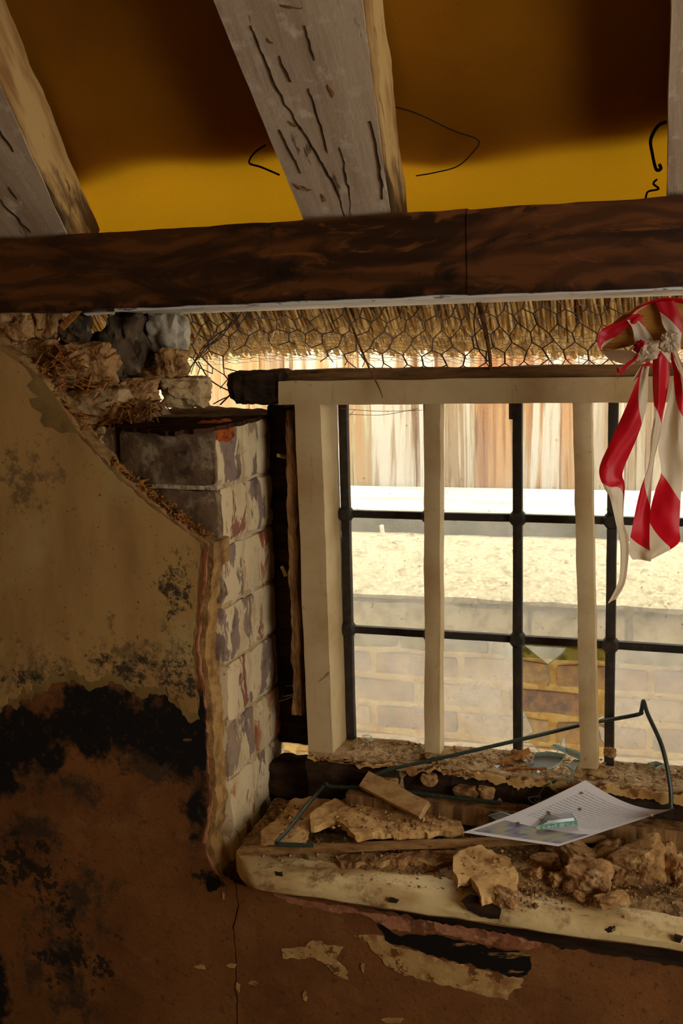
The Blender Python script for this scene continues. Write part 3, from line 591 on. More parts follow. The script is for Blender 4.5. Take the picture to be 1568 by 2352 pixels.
# rafter underside plane
R0 = V(0, 1.83, 1.762); RN = V(0, math.sin(TH), math.cos(TH)); RD = V(0, -math.cos(TH), math.sin(TH))
def rafter(base_l, base_r, top_l, top_r, th, seed, label):
    t = thing('rafter', label, 'rafter', 'whitewashed rafters under the roof sheet')
    a, b, c, d = (PPL(*p, R0, RN) for p in (base_l, base_r, top_l, top_r))
    p0 = (a + b) / 2; p1 = (c + d) / 2; dr = (p1 - p0).normalized()
    w0, w1 = abs(b.x - a.x), abs(d.x - c.x); L = (p1 - p0).length; E0, E1 = .10, .55
    s = (w1 - w0) / L; q0 = p0 - dr * E0; q1 = p1 + dr * E1
    up = RN * (th / 2)
    timber(q0 + up, q1 + up, (1, 0, 0), (w0 - s * E0, w1 + s * E1), th, 60, .002, seed, 5, .10, 8).build('rafter_timber', m_rafter, t, True)
    # bare cream-brown right flank, a shallow slab on the side
    sd = V(1, 0, 0)
    f0 = q0 + sd * ((w0 - s * E0) / 2 + .001) + up; f1 = q1 + sd * ((w1 + s * E1) / 2 + .001) + up
    timber(f0, f1, (1, 0, 0), .008, th * .95, 60, .004, seed + 1, 3, .1, 12).build('bare_flank', m_rafter_side, t, True)
    return t
mid = rafter((690, 500), (897, 492), (485, 0), (836, 0), .105, 60, 'wide cracked whitewashed rafter in the middle of the ceiling')
lef = rafter((-70, 540), (150, 530), (-330, 60), (-60, 60), .105, 64, 'whitewashed rafter at the left edge of the ceiling')
rafter((1528, 462), (1740, 455), (1535, 0), (1900, 0), .105, 68, 'rafter cut off by the right edge of the photo')
m_crack = mat('dark_timber_crack', c255(24, 17, 12), .9)
def crack(t, pts, wpx):
    p = ragged(pts, 9, 3, wpx + pts[0][0]); n_ = len(p); a, b = [], []
    for i, (x, y) in enumerate(p):
        h = .72 * wpx * (.12 + .88 * math.sin(math.pi * (i + .4) / n_)) * (.7 + .5 * nz((x, y, 1), .08))
        a.append(PPL(x - h, y, R0 - RN * .0022, RN)); b.append(PPL(x + h, y, R0 - RN * .0022, RN))
    MB().prism(a + b[::-1], RN * .004).build('crack', m_crack, t)
for pts, w_ in (([(575, 60), (600, 120), (640, 215), (690, 300)], 1.8), ([(690, 290), (735, 370), (768, 430), (792, 500)], 2.4), ([(708, 205), (735, 290), (752, 352)], 3.0), ([(700, 60), (722, 140)], 1.6), ([(780, 340), (800, 430), (806, 495)], 1.6), ([(640, 300), (690, 400)], 1.2), ([(640, 130), (668, 190)], 1.3), ([(850, 280), (872, 380), (878, 460)], 1.3)): crack(mid, pts, w_)
for pts, w_ in (([(0, 300), (30, 350)], 1.6), ([(0, 460), (40, 505), (70, 535)], 2.6), ([(20, 430), (38, 458)], 2.0)): crack(lef, pts, w_)
for x, y, a_, b_ in ((695, 432, 20, 8), (668, 18, 26, 5), (880, 520, 5, 12), (620, 96, 8, 6), (742, 455, 5, 9), (672, 285, 9, 7), (760, 210, 8, 14)):
    p = [PPL(q[0], q[1], R0 - RN * .002, RN) for q in ragged([(x - a_, y - b_), (x, y - b_ * .4), (x + a_, y + b_ * .6), (x + a_ * .5, y + b_), (x - a_ * .4, y + b_ * .2)], 5, 2.5, x, True)]
    MB().prism(p, RN * .004).build('paint_loss', m_lath, mid)
# tarpaulin over the rafters
TO = .112
def tarp_pt(x, s):
    p = V(x, 0, 0) + V(0, R0.y, R0.z) + RN * TO + RD * s
    sag = .012 * math.sin((x + .1) * 9) * math.sin(s * 7 + 1) + .016 * nz((x, s, 0), 4.5) * min(1, s * 5 + .2)
    edge = math.exp(-((s - .02) / .07) ** 2) * .012 * math.sin(x * 13 + 1)
    return p + RN * (max(-.003, sag + .006) + max(0, edge))
tm = MB(); NX, NS = 120, 80
vs = [tarp_pt(-2.2 + 3.9 * i / NX, -.14 + 2.4 * (j / NS) ** 1.3) for j in range(NS + 1) for i in range(NX + 1)]
tm.add(vs, [(j * (NX + 1) + i, j * (NX + 1) + i + 1, (j + 1) * (NX + 1) + i + 1, (j + 1) * (NX + 1) + i) for j in range(NS) for i in range(NX)])
tag(tm.build('tarpaulin', m_tarp, None, True, recalc=False), 'yellow plastic tarpaulin stretched over the rafters', 'tarpaulin')
# unseen roof body; gap and wavy edge shaped to brighten the sheet's low band
def roof_slab(s0, s1, o0, o1):
    b = MB(); P = lambda x, s, o: V(x, R0.y, R0.z) + RN * o + RD * s
    b.add([P(x, s, o) for x in (-2.35, 1.85) for s in (s0, s1) for o in (o0, o1)], [(0, 1, 3, 2), (4, 6, 7, 5), (0, 4, 5, 1), (2, 3, 7, 6), (0, 2, 6, 4), (1, 5, 7, 3)]); return b
def wavy_slab():
    b = MB(); n = 60; P = lambda x, s_, o: V(x, R0.y, R0.z) + RN * o + RD * s_; vs = []
    for i in range(n + 1):
        x = -2.35 + 4.2 * i / n; e = .03 + .028 * math.sin(x * 6.3 + .9) + .012 * math.sin(x * 17)
        vs += [P(x, e, .15), P(x, 2.5, .16), P(x, 2.5, .40), P(x, e + .04, .40)]
    b.add(vs, [(i * 4 + k, i * 4 + (k + 1) % 4, i * 4 + 4 + (k + 1) % 4, i * 4 + 4 + k) for i in range(n) for k in range(4)]); return b
S('ceiling', wavy_slab(), m_roomwall, 'underside of the roof above the tarpaulin')
yt = R0.y + RD.y * 2.4; zt = R0.z + RD.z * 2.4
S('ceiling_back', MB().box2((-2.35, -2.35, zt - .05), (1.85, yt + .2, zt + .35)), m_roomwall)
# cables and wires on the tarpaulin
def on_tarp(x, y, off=.018): return PPL(x, y, V(0, R0.y, R0.z) + RN * (TO - off), RN)
def cable(pts, r, label, off=.02):
    tag(MB().tube(smooth_path([on_tarp(x, y, off) for x, y in pts], 6), r, 6).build('wire', m_black, None, True), label, 'wire')
cable([(905, 245), (960, 262), (1040, 300), (1098, 322), (1085, 350), (1050, 382), (1000, 396), (955, 404)], .0011, 'thin black wire kinked across the tarpaulin right of the middle rafter', .008)
cable([(610, 333), (585, 350), (572, 374), (600, 384), (642, 402)], .0018, 'small black wire loop left of the middle rafter', .01)
cable([(1530, 280), (1510, 290), (1494, 320), (1497, 350), (1506, 388), (1517, 388), (1514, 378)], .0028, 'dark curled wire beside the right rafter')
cable([(1508, 412), (1500, 422), (1512, 434), (1488, 440), (1482, 456)], .0018, 'short crooked wire low on the tarpaulin by the right rafter')
cable([(-20, 60), (10, 105), (60, 210), (100, 290), (128, 338), (150, 400)], .0022, 'black cable running down beside the left rafter', .03)

# ================================================================== thatch eave (uncountable reeds)
th = MB(); r4 = random.Random(11); TA = math.radians(43)
for k in range(5200):
    x = r4.uniform(-1.75, .95); t = r4.random() ** .8
    Y = 2.24 + .26 * t; Z = 1.592 - .062 * t + .010 * math.sin(x * 5) + r4.uniform(-.006, .012)
    a = TA + r4.gauss(0, .03); dx = r4.gauss(0.0, .045)
    d = V(dx, -math.cos(a), math.sin(a)); L = r4.uniform(.17, .24)
    p = V(x, Y, Z); r = r4.uniform(.0022, .0046)
    th.tube([p, p + d * L], r, 4)
for k in range(60):   # stray stalks hanging loose
    x = r4.uniform(-1.2, .3); p = V(x, r4.uniform(2.2, 2.45), r4.uniform(1.60, 1.66)); d = V(r4.gauss(0, .4), r4.uniform(-.2, .5), r4.uniform(-1, .1)).normalized()
    th.tube([p, p + d * r4.uniform(.03, .09)], r4.uniform(.001, .0022), 4)
P = [V(0, 2.27, 1.625), V(0, 2.52, 1.56), V(0, 2.54, 1.62), V(0, 2.20, 1.96), V(0, 2.09, 1.85)]
th.prism([V(-2.0, p.y, p.z) for p in P], (3.6, 0, 0))
tag(th.build('thatch_eave', m_reed, recalc=False), 'golden reed thatch of the eave above the window', 'thatch', kind='stuff')

# ------------------------------------------------------------------ chicken wire
def hexnet(mp, cols, rows, keep, r, seed, twist=True):
    b = MB(); rr = random.Random(seed); jit = {}
    def nd(i, j):
        if (i, j) not in jit: jit[(i, j)] = (rr.gauss(0, .07), rr.gauss(0, .07))
        return jit[(i, j)]
    # brick-wall hex lattice: node (i,j): j row of nodes
    for j in range(rows):
        for i in range(cols):
            u0 = i + (.5 if j % 2 else 0)
            # vertical twisted edge from (u0, j) top to bottom, then two slants to the next row
            def pt(u, v, key):
                q = nd(*key); return mp(u + q[0], v + q[1])
            top = (2 * i + (j % 2), 2 * j); bot = (2 * i + (j % 2), 2 * j + 1)
            vt, vb = j * 1.0, j * 1.0 + .52
            if keep(u0, vb):
                A_ = pt(u0, vt, top); B_ = pt(u0, vb, bot)
                b.tube([A_, B_], r * 1.5, 5)
                for sgn in (-1, 1):
                    u1 = u0 + .5 * sgn; nk = (2 * i + (j % 2) + sgn, 2 * (j + 1))
                    if keep(u1, vb + .7) or rr.random() < .35:
                        b.tube([B_, pt(u1, vt + 1.0, nk)], r, 4)
                    elif rr.random() < .8:
                        e = pt(u1, vt + 1.0, nk); b.tube([B_, B_.lerp(e, rr.uniform(.3, .6)) + V(0, 0, -.005)], r, 4)
    return b
CW = .0375; CH = .0325
def mp1(u, v):
    x = -1.03 + u * CW; pinch = math.exp(-((x + .93) / .10) ** 2)
    z = 1.633 - v * CH * (1 - .25 * math.exp(-((x + .8) / .12) ** 2)); y = 2.07 + .03 * math.sin(x * 7 + v * .5) + .02 * nz((x, v * .1, 0), 5) - .04 * pinch
    x += .028 * nz((x * 3, v * .3, 3), 1.5) + .02 * pinch * nz((x, v, 1), 6)
    return V(x, y, z + .012 * nz((x, v * .2, 7), 5))
def keep1(u, v):
    x = -1.03 + u * CW
    lim = 2.0 + 2.6 * max(0, min(1, (x + .95) / .35)) + .5 * nz((x, 0, 0), 6)
    if x < -.90: lim = 5.2 - 26 * abs(x + .965)
    if x > -.40: lim = 4.6
    if x > -.2: lim = 4.8
    return v < lim
tag(hexnet(mp1, 32, 6, keep1, .00105, 3).build('chicken_wire', m_rust, recalc=False), 'torn rusty chicken wire hanging from the beam over the opening', 'wire netting')
def mp2(u, v):
    x = -1.3 + u * .033; s = v * .030
    if s < .10: y, z = 2.160 + s * .75, 1.655 - s * .66
    else: y, z = 2.235 + (s - .10) * .94, 1.589 - (s - .10) * .22
    z += .010 * math.sin(x * 5) - .010 + .006 * nz((x, v, 2), 9)
    return V(x + .01 * nz((x, v, 0), 8), y + .008 * nz((x, v, 9), 7), z)
tag(hexnet(mp2, 58, 13, lambda u, v: True, .0006, 8).build('chicken_wire', m_galv, recalc=False), 'grey galvanised chicken wire stretched under the thatch', 'wire netting')
# snarled wire bundle at the torn end
sn = MB(); r5 = random.Random(2)
for k in range(7):
    pts = [PY(x + r5.gauss(0, 5), y + r5.gauss(0, 5), 2.06 + r5.gauss(0, .006)) for x, y in ((545, 715), (530, 745), (498, 775), (470, 800), (450, 830), (436, 860), (432, 875))]
    sn.tube(smooth_path(pts[:r5.randint(4, 7)], 4), .0009, 4)
tag(sn.build('wire_snarl', m_rust, recalc=False), 'twisted snarl of rusty wire at the torn left end of the netting', 'wire')
# dry stems hanging in the opening
def stem(pts, r, label): tag(MB().tube(smooth_path([PY(*p) for p in pts], 5), r, 7).build('dry_stem', m_stem, None, True), label, 'stem')
def taper(n, a, b): return [a + (b - a) * i / (n - 1) for i in range(n)]
stem([(790, 700, 2.03), (802, 732, 2.02), (826, 795, 2.0), (850, 850, 1.985), (870, 890, 1.98), (879, 915, 1.98)], taper(26, .0034, .0007), 'thin dark stem hanging down in front of the frame head')
stem([(1098, 690, 2.03), (1108, 730, 2.02), (1116, 770, 2.01), (1122, 800, 2.01), (1127, 850, 2.01)], taper(21, .0060, .0030), 'thicker brown stem standing on the frame head')
stem([(1094, 695, 2.035), (1088, 745, 2.03), (1098, 800, 2.03), (1112, 820, 2.02), (1120, 830, 2.015)], .0013, 'thin bowed stem beside the thicker brown stem')
stem([(505, 930, 2.08), (520, 915, 2.08), (530, 905, 2.08)], .0018, 'dark twig above the reveal pointing to the rotten head end')
stem([(490, 928, 2.09), (508, 918, 2.09), (522, 912, 2.09)], .0013, 'second thinner twig above the reveal')
stem([(455, 830, 2.2), (480, 870, 2.2), (520, 895, 2.2), (560, 905, 2.2)], .0015, 'pale arched stalk behind the torn netting')

# ================================================================== garden wall and fence outside
gw = thing('garden_wall', 'low yellow stock brick wall with cement coping outside the window', 'wall')
YW = 2.66
MB().box2((-2.2, YW + .012, .15), (1.5, YW + .26, .91)).build('mortar_body', m_mortar, gw)
zc = [.81, .768, .692, .618, .544, .470, .396]
gb = {}
r6 = random.Random(9)
def shared_brick(name, m, lo, hi, k, amp=.003, cuts=3):
    c = [(a + b) / 2 for a, b in zip(lo, hi)]
    if k not in gb: 
        mb = rough_box([a - b for a, b in zip(lo, c)], [a - b for a, b in zip(hi, c)], amp, cuts, .008, k if isinstance(k, (int, float)) else hash(str(k)) % 7, 24)
        tmp = mb.build(name, m, gw, True); gb[k] = tmp.data; o = tmp
    else: o = link(name, gb[k], None, gw)
    o.location = c; return o
for j in range(1, len(zc) - 1):
    off = (j % 2) * .118
    for i in range(-9, 6):
        x0 = i * .236 + off; j3 = r6.randrange(3)
        shared_brick('brick', m_gb[j3], (x0 + .006, YW, zc[j + 1] + .006), (x0 + .230, YW + .1, zc[j] - .006), j3)
for i in range(-9, 6):
    x0 = i * .24 + .07
    rough_box((x0 + .004, YW - .025, .812), (x0 + .236, YW + .1, .905), .006, 4, .012, i, 20).build('brick', m_lichen, gw, True)
    rough_box((x0 - .1, YW - .004, .770), (x0 + .134, YW + .1, .808), .004, 3, .006, i + 40, 20).build('mossy_tile', m_moss, gw, True)
cpv = []; nx = 90
prof = [(YW - .034, .914), (YW - .034, .924), (YW + .0, .942), (YW + .06, .974), (YW + .13, 1.004), (YW + .20, 1.028), (YW + .28, 1.03), (YW + .29, .914)]
for i in range(nx + 1):
    x = -2.2 + 3.7 * i / nx
    for k, (y, z) in enumerate(prof): cpv.append((x, y + .006 * nz((x, k * .3, 0), 9), z + .006 * nz((x, k * .4, 4), 8)))
K = len(prof)
MB().add(cpv, [(i * K + k, i * K + (k + 1) % K, (i + 1) * K + (k + 1) % K, (i + 1) * K + k) for i in range(nx) for k in range(K)]).build('coping', m_coping, gw, True)
fence = thing('board_fence', 'tall weathered close boarded fence behind the garden wall', 'fence')
r7 = random.Random(4); YN = 2.985; x = -2.4
while x < 1.5:
    wd = r7.uniform(.135, .165)
    y = YN + r7.uniform(-.002, .004)
    rough_box((x, y, .95), (x + wd + .012, y + .016, 1.575 + r7.uniform(-.015, .015)), .0016, 6, .002, x, 10, Matrix.Rotation(.035, 3, 'Z')).build('fence_board', m_fence[r7.choice((0, 0, 1, 1, 2))], fence, False)
    x += wd
zr0, zr1 = 1.085, 1.158
MB().prism([(-2.4, YN - .006, zr0 - .004), (-2.4, YN - .062, zr0 + .006), (-2.4, YN - .058, zr0 + .016), (-2.4, YN - .006, zr1)], (3.9, 0, 0)).build('arris_rail', m_rail, fence)
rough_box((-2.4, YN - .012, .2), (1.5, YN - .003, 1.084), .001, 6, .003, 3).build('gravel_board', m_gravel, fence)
tag(MB().tube([PY(876, 1206, 2.9), PY(881, 1246, 2.9)], .006, 6).build('white_stick', m_rail), 'short white stick standing against the fence foot', 'stick')

# ================================================================== sill board
bd = thing('window_board', 'dirty cream painted window board with a rounded front edge', 'window board')
prof = [(1.995, .600), (1.90, .602), (1.80, .603), (1.765, .606), (1.740, .603), (1.726, .596), (1.720, .585), (1.722, .573), (1.732, .565), (1.79, .562), (1.995, .562)]
vs = []; nx = 120; X0, X1 = -.838, .36
K = len(prof)
for i in range(nx + 1):
    f = i / nx; xx = X0 + (X1 - X0) * f ** 1.6; dxe = xx - X0
    inset = .075 * (1 - min(1, dxe / .085)) ** 2.2 * 1.0
    for k, (y, z) in enumerate(prof):
        t = max(0, (1.80 - y) / .08); yy = y + inset * min(1, t)
        q = V(xx, yy, z)
        q.z += .0035 * nz(q, 9, 2) + .002 * nz(q, 30, 5); q.y += .003 * nz(q, 8, 7)
        vs.append(q)
mb = MB().add(vs, [(i * K + k, i * K + (k + 1) % K, (i + 1) * K + (k + 1) % K, (i + 1) * K + k) for i in range(nx) for k in range(K)] + [tuple(range(K)), tuple(range(nx * K + K - 1, nx * K - 1, -1))])
mb.build('board', m_board, bd, True)
def on_nose(pts, seed):
    p = [PY(a, b, 1.7165) for a, b in ragged(pts, 6, 3, seed, True)]
    MB().prism(p, (0, .004, 0)).build('paint_loss', m_rot, bd)
on_nose([(1056, 2070), (1080, 2056), (1140, 2066), (1150, 2090), (1146, 2112), (1100, 2104), (1075, 2090)], 3)
on_nose([(630, 2002), (648, 2003), (648, 2012), (632, 2011)], 4)
on_nose([(895, 2062), (915, 2068), (910, 2076), (892, 2072)], 5)
on_nose([(1548, 2150), (1566, 2152), (1562, 2164), (1550, 2162)], 6)
# dirt lying on the board (uncountable)
dv = []; nx, ny = 130, 34
def dirt_h(x, y):
    h = .602 + .010 * max(0, nz((x, y, 0), 14)) + .004 * nz((x, y, 3), 50)
    f = max(0, min(1, (y - 1.752 - .022 * nz((x, 0, 5), 8) - .02 * (x < -.45)) / .05)); b = max(0, min(1, (y - 1.93) / .05))
    h += .018 * f * (.6 + .5 * nz((x, y, 9), 9)) - .006 * (1 - f) + .012 * b
    return h
for j in range(ny + 1):
    for i in range(nx + 1):
        x = -.838 + 1.185 * i / nx; y = 1.738 + .259 * j / ny
        if x < -.76: y = max(y, 1.738 + .085 * min(1, (-.76 - x) / .07))
        dv.append((x, y, dirt_h(x, y)))
dm = MB().add(dv, [(j * (nx + 1) + i, j * (nx + 1) + i + 1, (j + 1) * (nx + 1) + i + 1, (j + 1) * (nx + 1) + i) for j in range(ny) for i in range(nx)])
tag(dm.build('plaster_dust', m_dust, None, True), 'brown plaster dust and earth covering the window board', 'dust', kind='stuff')
# crumbs
cr = MB(); r8 = random.Random(21)
def crumb(p, r):
    q = [V(r8.gauss(0, 1), r8.gauss(0, 1), r8.gauss(0, .7)).normalized() * r * r8.uniform(.6, 1.2) for _ in range(2)]
    ax = [V(1, 0, 0), V(-1, 0, 0), V(0, 1, 0), V(0, -1, 0), V(0, 0, .8), V(0, 0, -.8)]
    vs = [p + V(a.x * r * r8.uniform(.6, 1.3), a.y * r * r8.uniform(.6, 1.3), a.z * r * r8.uniform(.5, 1.1)) for a in ax]
    cr.add(vs, [(0, 2, 4), (2, 1, 4), (1, 3, 4), (3, 0, 4), (2, 0, 5), (1, 2, 5), (3, 1, 5), (0, 3, 5)])
for _ in range(2600):
    x = r8.uniform(-.83, .30); y = 1.77 + .22 * r8.random() ** .8
    crumb(V(x, y, dirt_h(x, y) + .0015), .0014 + .005 * r8.random() ** 5)
for _ in range(2200):
    x = r8.uniform(-.69, .30); y = r8.uniform(1.995, 2.10)
    crumb(V(x, y, .738), .0010 + .004 * r8.random() ** 5)
for _ in range(260):
    x = r8.uniform(-.78, .25); y = r8.uniform(1.745, 1.78)
    crumb(V(x, y, .606), .001 + .003 * r8.random() ** 4)
for (x0, y0, x1, y1, z, n_) in ((640, 1845, 700, 1930, .641, 70), (760, 1848, 1030, 1908, .657, 200), (1060, 1955, 1170, 2010, .641, 60), (880, 1880, 1040, 1908, .657, 100)):
    for _ in range(n_):
        p = PZ(r8.uniform(x0, x1), r8.uniform(y0, y1), z); crumb(p + V(0, 0, .001), .0012 + .006 * r8.random() ** 4)
for _ in range(500):
    p = PZ(r8.uniform(1180, 1568), r8.gauss(2035, 22), .609); crumb(p + V(0, 0, .001), .0012 + .007 * r8.random() ** 3)
for _ in range(420):      # litter of chaff and short stalks
    if r8.random() < .6: p = V(r8.uniform(-.69, .28), r8.uniform(2.0, 2.09), .739)
    else:
        x, y = r8.uniform(-.80, .28), r8.uniform(1.78, 1.96); p = V(x, y, dirt_h(x, y) + .002)
    a = r8.uniform(0, 6.3); d = V(math.cos(a), math.sin(a), r8.uniform(-.1, .25)) * r8.uniform(.004, .014)
    cr.tube([p - d, p + d], r8.uniform(.0005, .0014), 3)
tag(cr.build('crumbs', m_crumb, recalc=False), 'scattered plaster crumbs and grit on the sill', 'crumbs', kind='stuff')


def slab_thing(name, pts, z, th, m, label, cat, tilt=(0, 0), amp=3, seed=0, step=7):
    p = [PZ(a, b, z) for a, b in ragged(pts, step, amp, seed, True)]
    c = sum(p, V(0, 0, 0)) / len(p)
    p = [V(q.x, q.y, q.z + (q.x - c.x) * tilt[0] + (q.y - c.y) * tilt[1] + .0015 * nz(q, 50, seed)) for q in p]
    k = len(p)
    # top face, jagged edge, under face
    mid = [q + V(nz(q, 70, 3), nz(q, 70, 5), 0) * .003 + V(0, 0, -th * .5) for q in p]
    bot = [q + V(nz(q, 70, 9), nz(q, 70, 15), 0) * .004 + V(0, 0, -th) for q in p]
    fs = [tuple(range(k)), tuple(range(3 * k - 1, 2 * k - 1, -1))]
    for r in range(2): fs += [(r * k + i, r * k + (i + 1) % k, (r + 1) * k + (i + 1) % k, (r + 1) * k + i) for i in range(k)]
    o = MB().add(p + mid + bot, fs).build(name, m)
    b = bmesh.new(); b.from_mesh(o.data); bmesh.ops.triangulate(b, faces=b.faces[:])
    for it in range(4):
        lg = [e for e in b.edges if e.calc_length() > .012]
        if not lg: break
        bmesh.ops.subdivide_edges(b, edges=lg, cuts=1); bmesh.ops.triangulate(b, faces=[f for f in b.faces if len(f.verts) > 3])
    for v in b.verts:
        q = v.co.copy(); v.co += V(.0015 * nz(q, 60, 1), .0015 * nz(q, 60, 2), .006 * nz(q, 16, seed) + .004 * nz(q, 55, seed + 3) + .0015 * nz(q, 140, 6))
    b.to_mesh(o.data); b.free()
    return tag(o, label, cat)
slab_thing('plaster_fragment', [(672, 1832), (800, 1836), (815, 1846), (740, 1870), (715, 1885), (700, 1925), (640, 1940), (600, 1945), (600, 1910), (630, 1885), (650, 1860), (658, 1845)], .640, .012, m_plaster, 'pale flat plaster slab beneath the bent wire near the brick reveal', 'plaster', seed=2)
slab_thing('plaster_fragment', [(x, y - 16) for x, y in [(712, 1885), (740, 1862), (800, 1850), (860, 1852), (940, 1860), (1000, 1872), (1020, 1888), (1060, 1902), (1066, 1918), (960, 1930), (818, 1934), (800, 1916), (790, 1906), (770, 1898), (750, 1902), (735, 1910), (714, 1912)]], .655, .012, m_plaster, 'large broken plaster slab with a notched edge in front of the batten', 'plaster', (.0, .02), 4, 5)
slab_thing('plaster_fragment', [(x, y + 10) for x, y in [(1040, 1962), (1075, 1944), (1130, 1950), (1170, 1968), (1190, 1992), (1186, 2010), (1150, 2022), (1135, 2038), (1105, 2040), (1096, 2018), (1080, 2002), (1050, 2008), (1038, 1990)]], .636, .016, m_plaster, 'curved plaster fragment with a torn edge on the front of the board', 'plaster', (0, .12), 3, 8)
slab_thing('plaster_fragment', [(x, y + 12) for x, y in [(770, 1952), (850, 1950), (950, 1948), (1040, 1944), (1090, 1942), (1080, 1960), (1000, 1972), (930, 1968), (860, 1964), (800, 1966)]], .620, .010, m_clay, 'thin crumbling plaster ledge just below the long wood strip', 'plaster', (0, .1), 5, 9)
# clay rubble
rub = [(1250, 1975, 34, 22, 0, 'small clay lump left of the rubble pile'), (1310, 1952, 62, 34, .632, 'oblong clay lump at the back of the rubble pile'), (1350, 2012, 50, 40, .625, 'squarish clay lump at the front of the rubble pile'), (1390, 1960, 46, 32, .65, 'clay lump under the paper edge in the rubble pile'),
       (1462, 1985, 62, 50, .632, 'biggest cracked clay block in the rubble pile'), (1530, 1955, 32, 34, .64, 'clay block leaning against the right side of the biggest block'), (1405, 2062, 36, 18, .610, 'flat clay lump lying lowest in front of the pile'), (1225, 1998, 22, 16, .612, 'round clay pebble left of the squarish lump'),
       (1282, 2012, 20, 16, .612, 'round clay pebble beside the squarish lump'), (1160, 2055, 28, 20, .612, 'single clay nugget below the curved plaster fragment'), (1560, 2000, 30, 40, .63, 'clay lump cut by the right edge of the photo'), (1330, 2048, 16, 10, .608, 'tiny clay crumb below the squarish lump'), (1265, 1945, 24, 16, .625, 'clay nub under the left corner of the paper')]
for i, (x, y, a, b, z, lab) in enumerate(rub):
    c = PZ(x, y + 12 + b * .35, .614); c.y += .002; sc = (c - CAM).length / FPX
    c = V(c.x, c.y, c.z + b * sc * .55)
    rock(c, (a * sc * 1.08, min(a, b) * sc * 1.0, b * sc * .86), 70 + i * 2.3, 4, .30, 1.5, Matrix.Rotation(RNG.uniform(-.5, .5), 3, 'Y') @ Matrix.Rotation(RNG.uniform(-.7, .7), 3, 'Z'), .14).build('clay_lump', m_clay, None).name
    tag(bpy.context.scene.collection.objects[-1], lab, 'clay lump', 'clay rubble on the board')
# timbers on the sill
b0 = PZ(795, 1846, .655); b1 = PZ(1600, 1915, .655)
tag(timber(b0 + V(0, .02, .004), V(.30, b0.y + .015, .660), (0, 1, 0), .045, .036, 60, .0025, 80, 3, .12, 16).build('batten', m_lath), 'dark dusty batten lying along the back of the board', 'batten')
s0 = PZ(552, 1955, .632); s2 = PZ(1600, 1916, .650)
tag(timber(s0, s2, (0, 1, 0), .012, (.014, .013), 60, .0012, 82, 3, .1, 10).build('wood_strip', m_batten), 'long thin wood strip lying across the whole board', 'wood strip')
o0 = PY(838, 1792, 1.965); o1 = PY(975, 1862, 1.915)
tag(timber(o0, o1, (.5, .6, .6), .036, .018, 10, .001, 84, 3, .1).build('wood_offcut', m_offcut), 'short pale wood offcut leaning across the dark batten', 'offcut')
tag(timber(PY(1118, 1770, 2.03), PY(1215, 1722, 2.05), (0, 1, .2), .016, .006, 8, .002, 86, 2).build('bark_splinter', m_straw), 'orange brown splinter of wood on the frame sill', 'splinter')
tag(timber(PY(1166, 1766, 2.0), PY(1255, 1766, 2.005), (0, 1, .2), .005, .004, 6, .0006, 88, 2).build('bark_splinter', m_straw), 'thin straight orange splinter beneath the glass shards', 'splinter')
for i, (x, y, a, b, lab) in enumerate(((880, 1802, 42, 20, 'brown clod in the dark trough behind the offcut'), (1115, 1822, 22, 18, 'tan stone in the dark trough under the frame sill'), (1070, 1818, 34, 16, 'long brown clod in the trough beside the tan stone'), (985, 1790, 20, 16, 'small clod hanging below the frame sill'), (1400, 1728, 14, 12, 'knobbly grey putty lump beside the second post'), (1190, 1735, 18, 13, 'brown clod beside the orange splinter'))):
    c = PY(x, y, 2.06 if y < 1740 else 1.985); sc = (c - CAM).length / FPX
    tag(rock(c, (a * sc, b * sc * .8, b * sc), 120 + i, 3, .35).build('clod', m_clay), lab, 'clod')
# green wire
gp = [(1541, 1856, 1.962), (1538, 1800, 1.972), (1520, 1715, 2.0), (1487, 1640, 2.04), (1479, 1614, 2.052), (1476, 1612, 2.055), (1472, 1632, 2.06), (1460, 1642, 2.064), (1340, 1664, 2.074), (1190, 1700, 2.045), (990, 1746, 2.0), (900, 1766, 1.978), (862, 1782, 1.97)]
tag(MB().tube(smooth_path([PY(*p) for p in gp], 6), .0040, 8).build('green_wire', m_green, None, True), 'bent green coated wire rising in a peak in front of the glass', 'wire')
gp = [PY(1150, 1844, 1.962), PY(1040, 1832, 1.965), PY(900, 1814, 1.97), PY(800, 1808, 1.972), PY(758, 1806, 1.974), PY(748, 1800, 1.972), PY(740, 1808, 1.968), PZ(700, 1856, .662), PZ(660, 1908, .655), PZ(636, 1932, .652), PZ(640, 1938, .652), PZ(660, 1940, .650), PZ(720, 1942, .648)]
tag(MB().tube(smooth_path(gp, 6), .0040, 8).build('green_wire', m_green, None, True), 'green coated wire bent in a corner over the plaster slabs', 'wire')
# glass shards
def shard(pts3, th, label, edge=True, m=None):
    p = [V(*q) for q in pts3]; n = (p[1] - p[0]).cross(p[2] - p[0]).normalized()
    t = thing('glass_shard', label, 'glass shard', 'broken glass on the sill')
    MB().prism(p, n * th).build('pane_piece', m or m_shard, t)
    ed = MB(); k = len(p)
    for q in range(k): ed.prism([p[q] + n * th * 1.02, p[(q + 1) % k] + n * th * 1.02, p[(q + 1) % k] - n * th * .02, p[q] - n * th * .02], ((p[q] + p[(q + 1) % k]) / 2 - sum(p, V(0, 0, 0)) / k).normalized() * .0007)
    if edge: ed.build('cut_edge', m_shard_edge, t)
    return t
ZS = .742
shard([PZ(x, y, ZS + .004) for x, y in ((1214, 1760), (1230, 1728), (1262, 1726), (1300, 1732), (1285, 1752), (1262, 1764))], .003, 'flat glass shard lying left of the second post')
shard([PZ(x, y, ZS + .012) for x, y in ((1266, 1712), (1275, 1708), (1335, 1728), (1332, 1742))], .003, 'long narrow glass shard touching the second post')
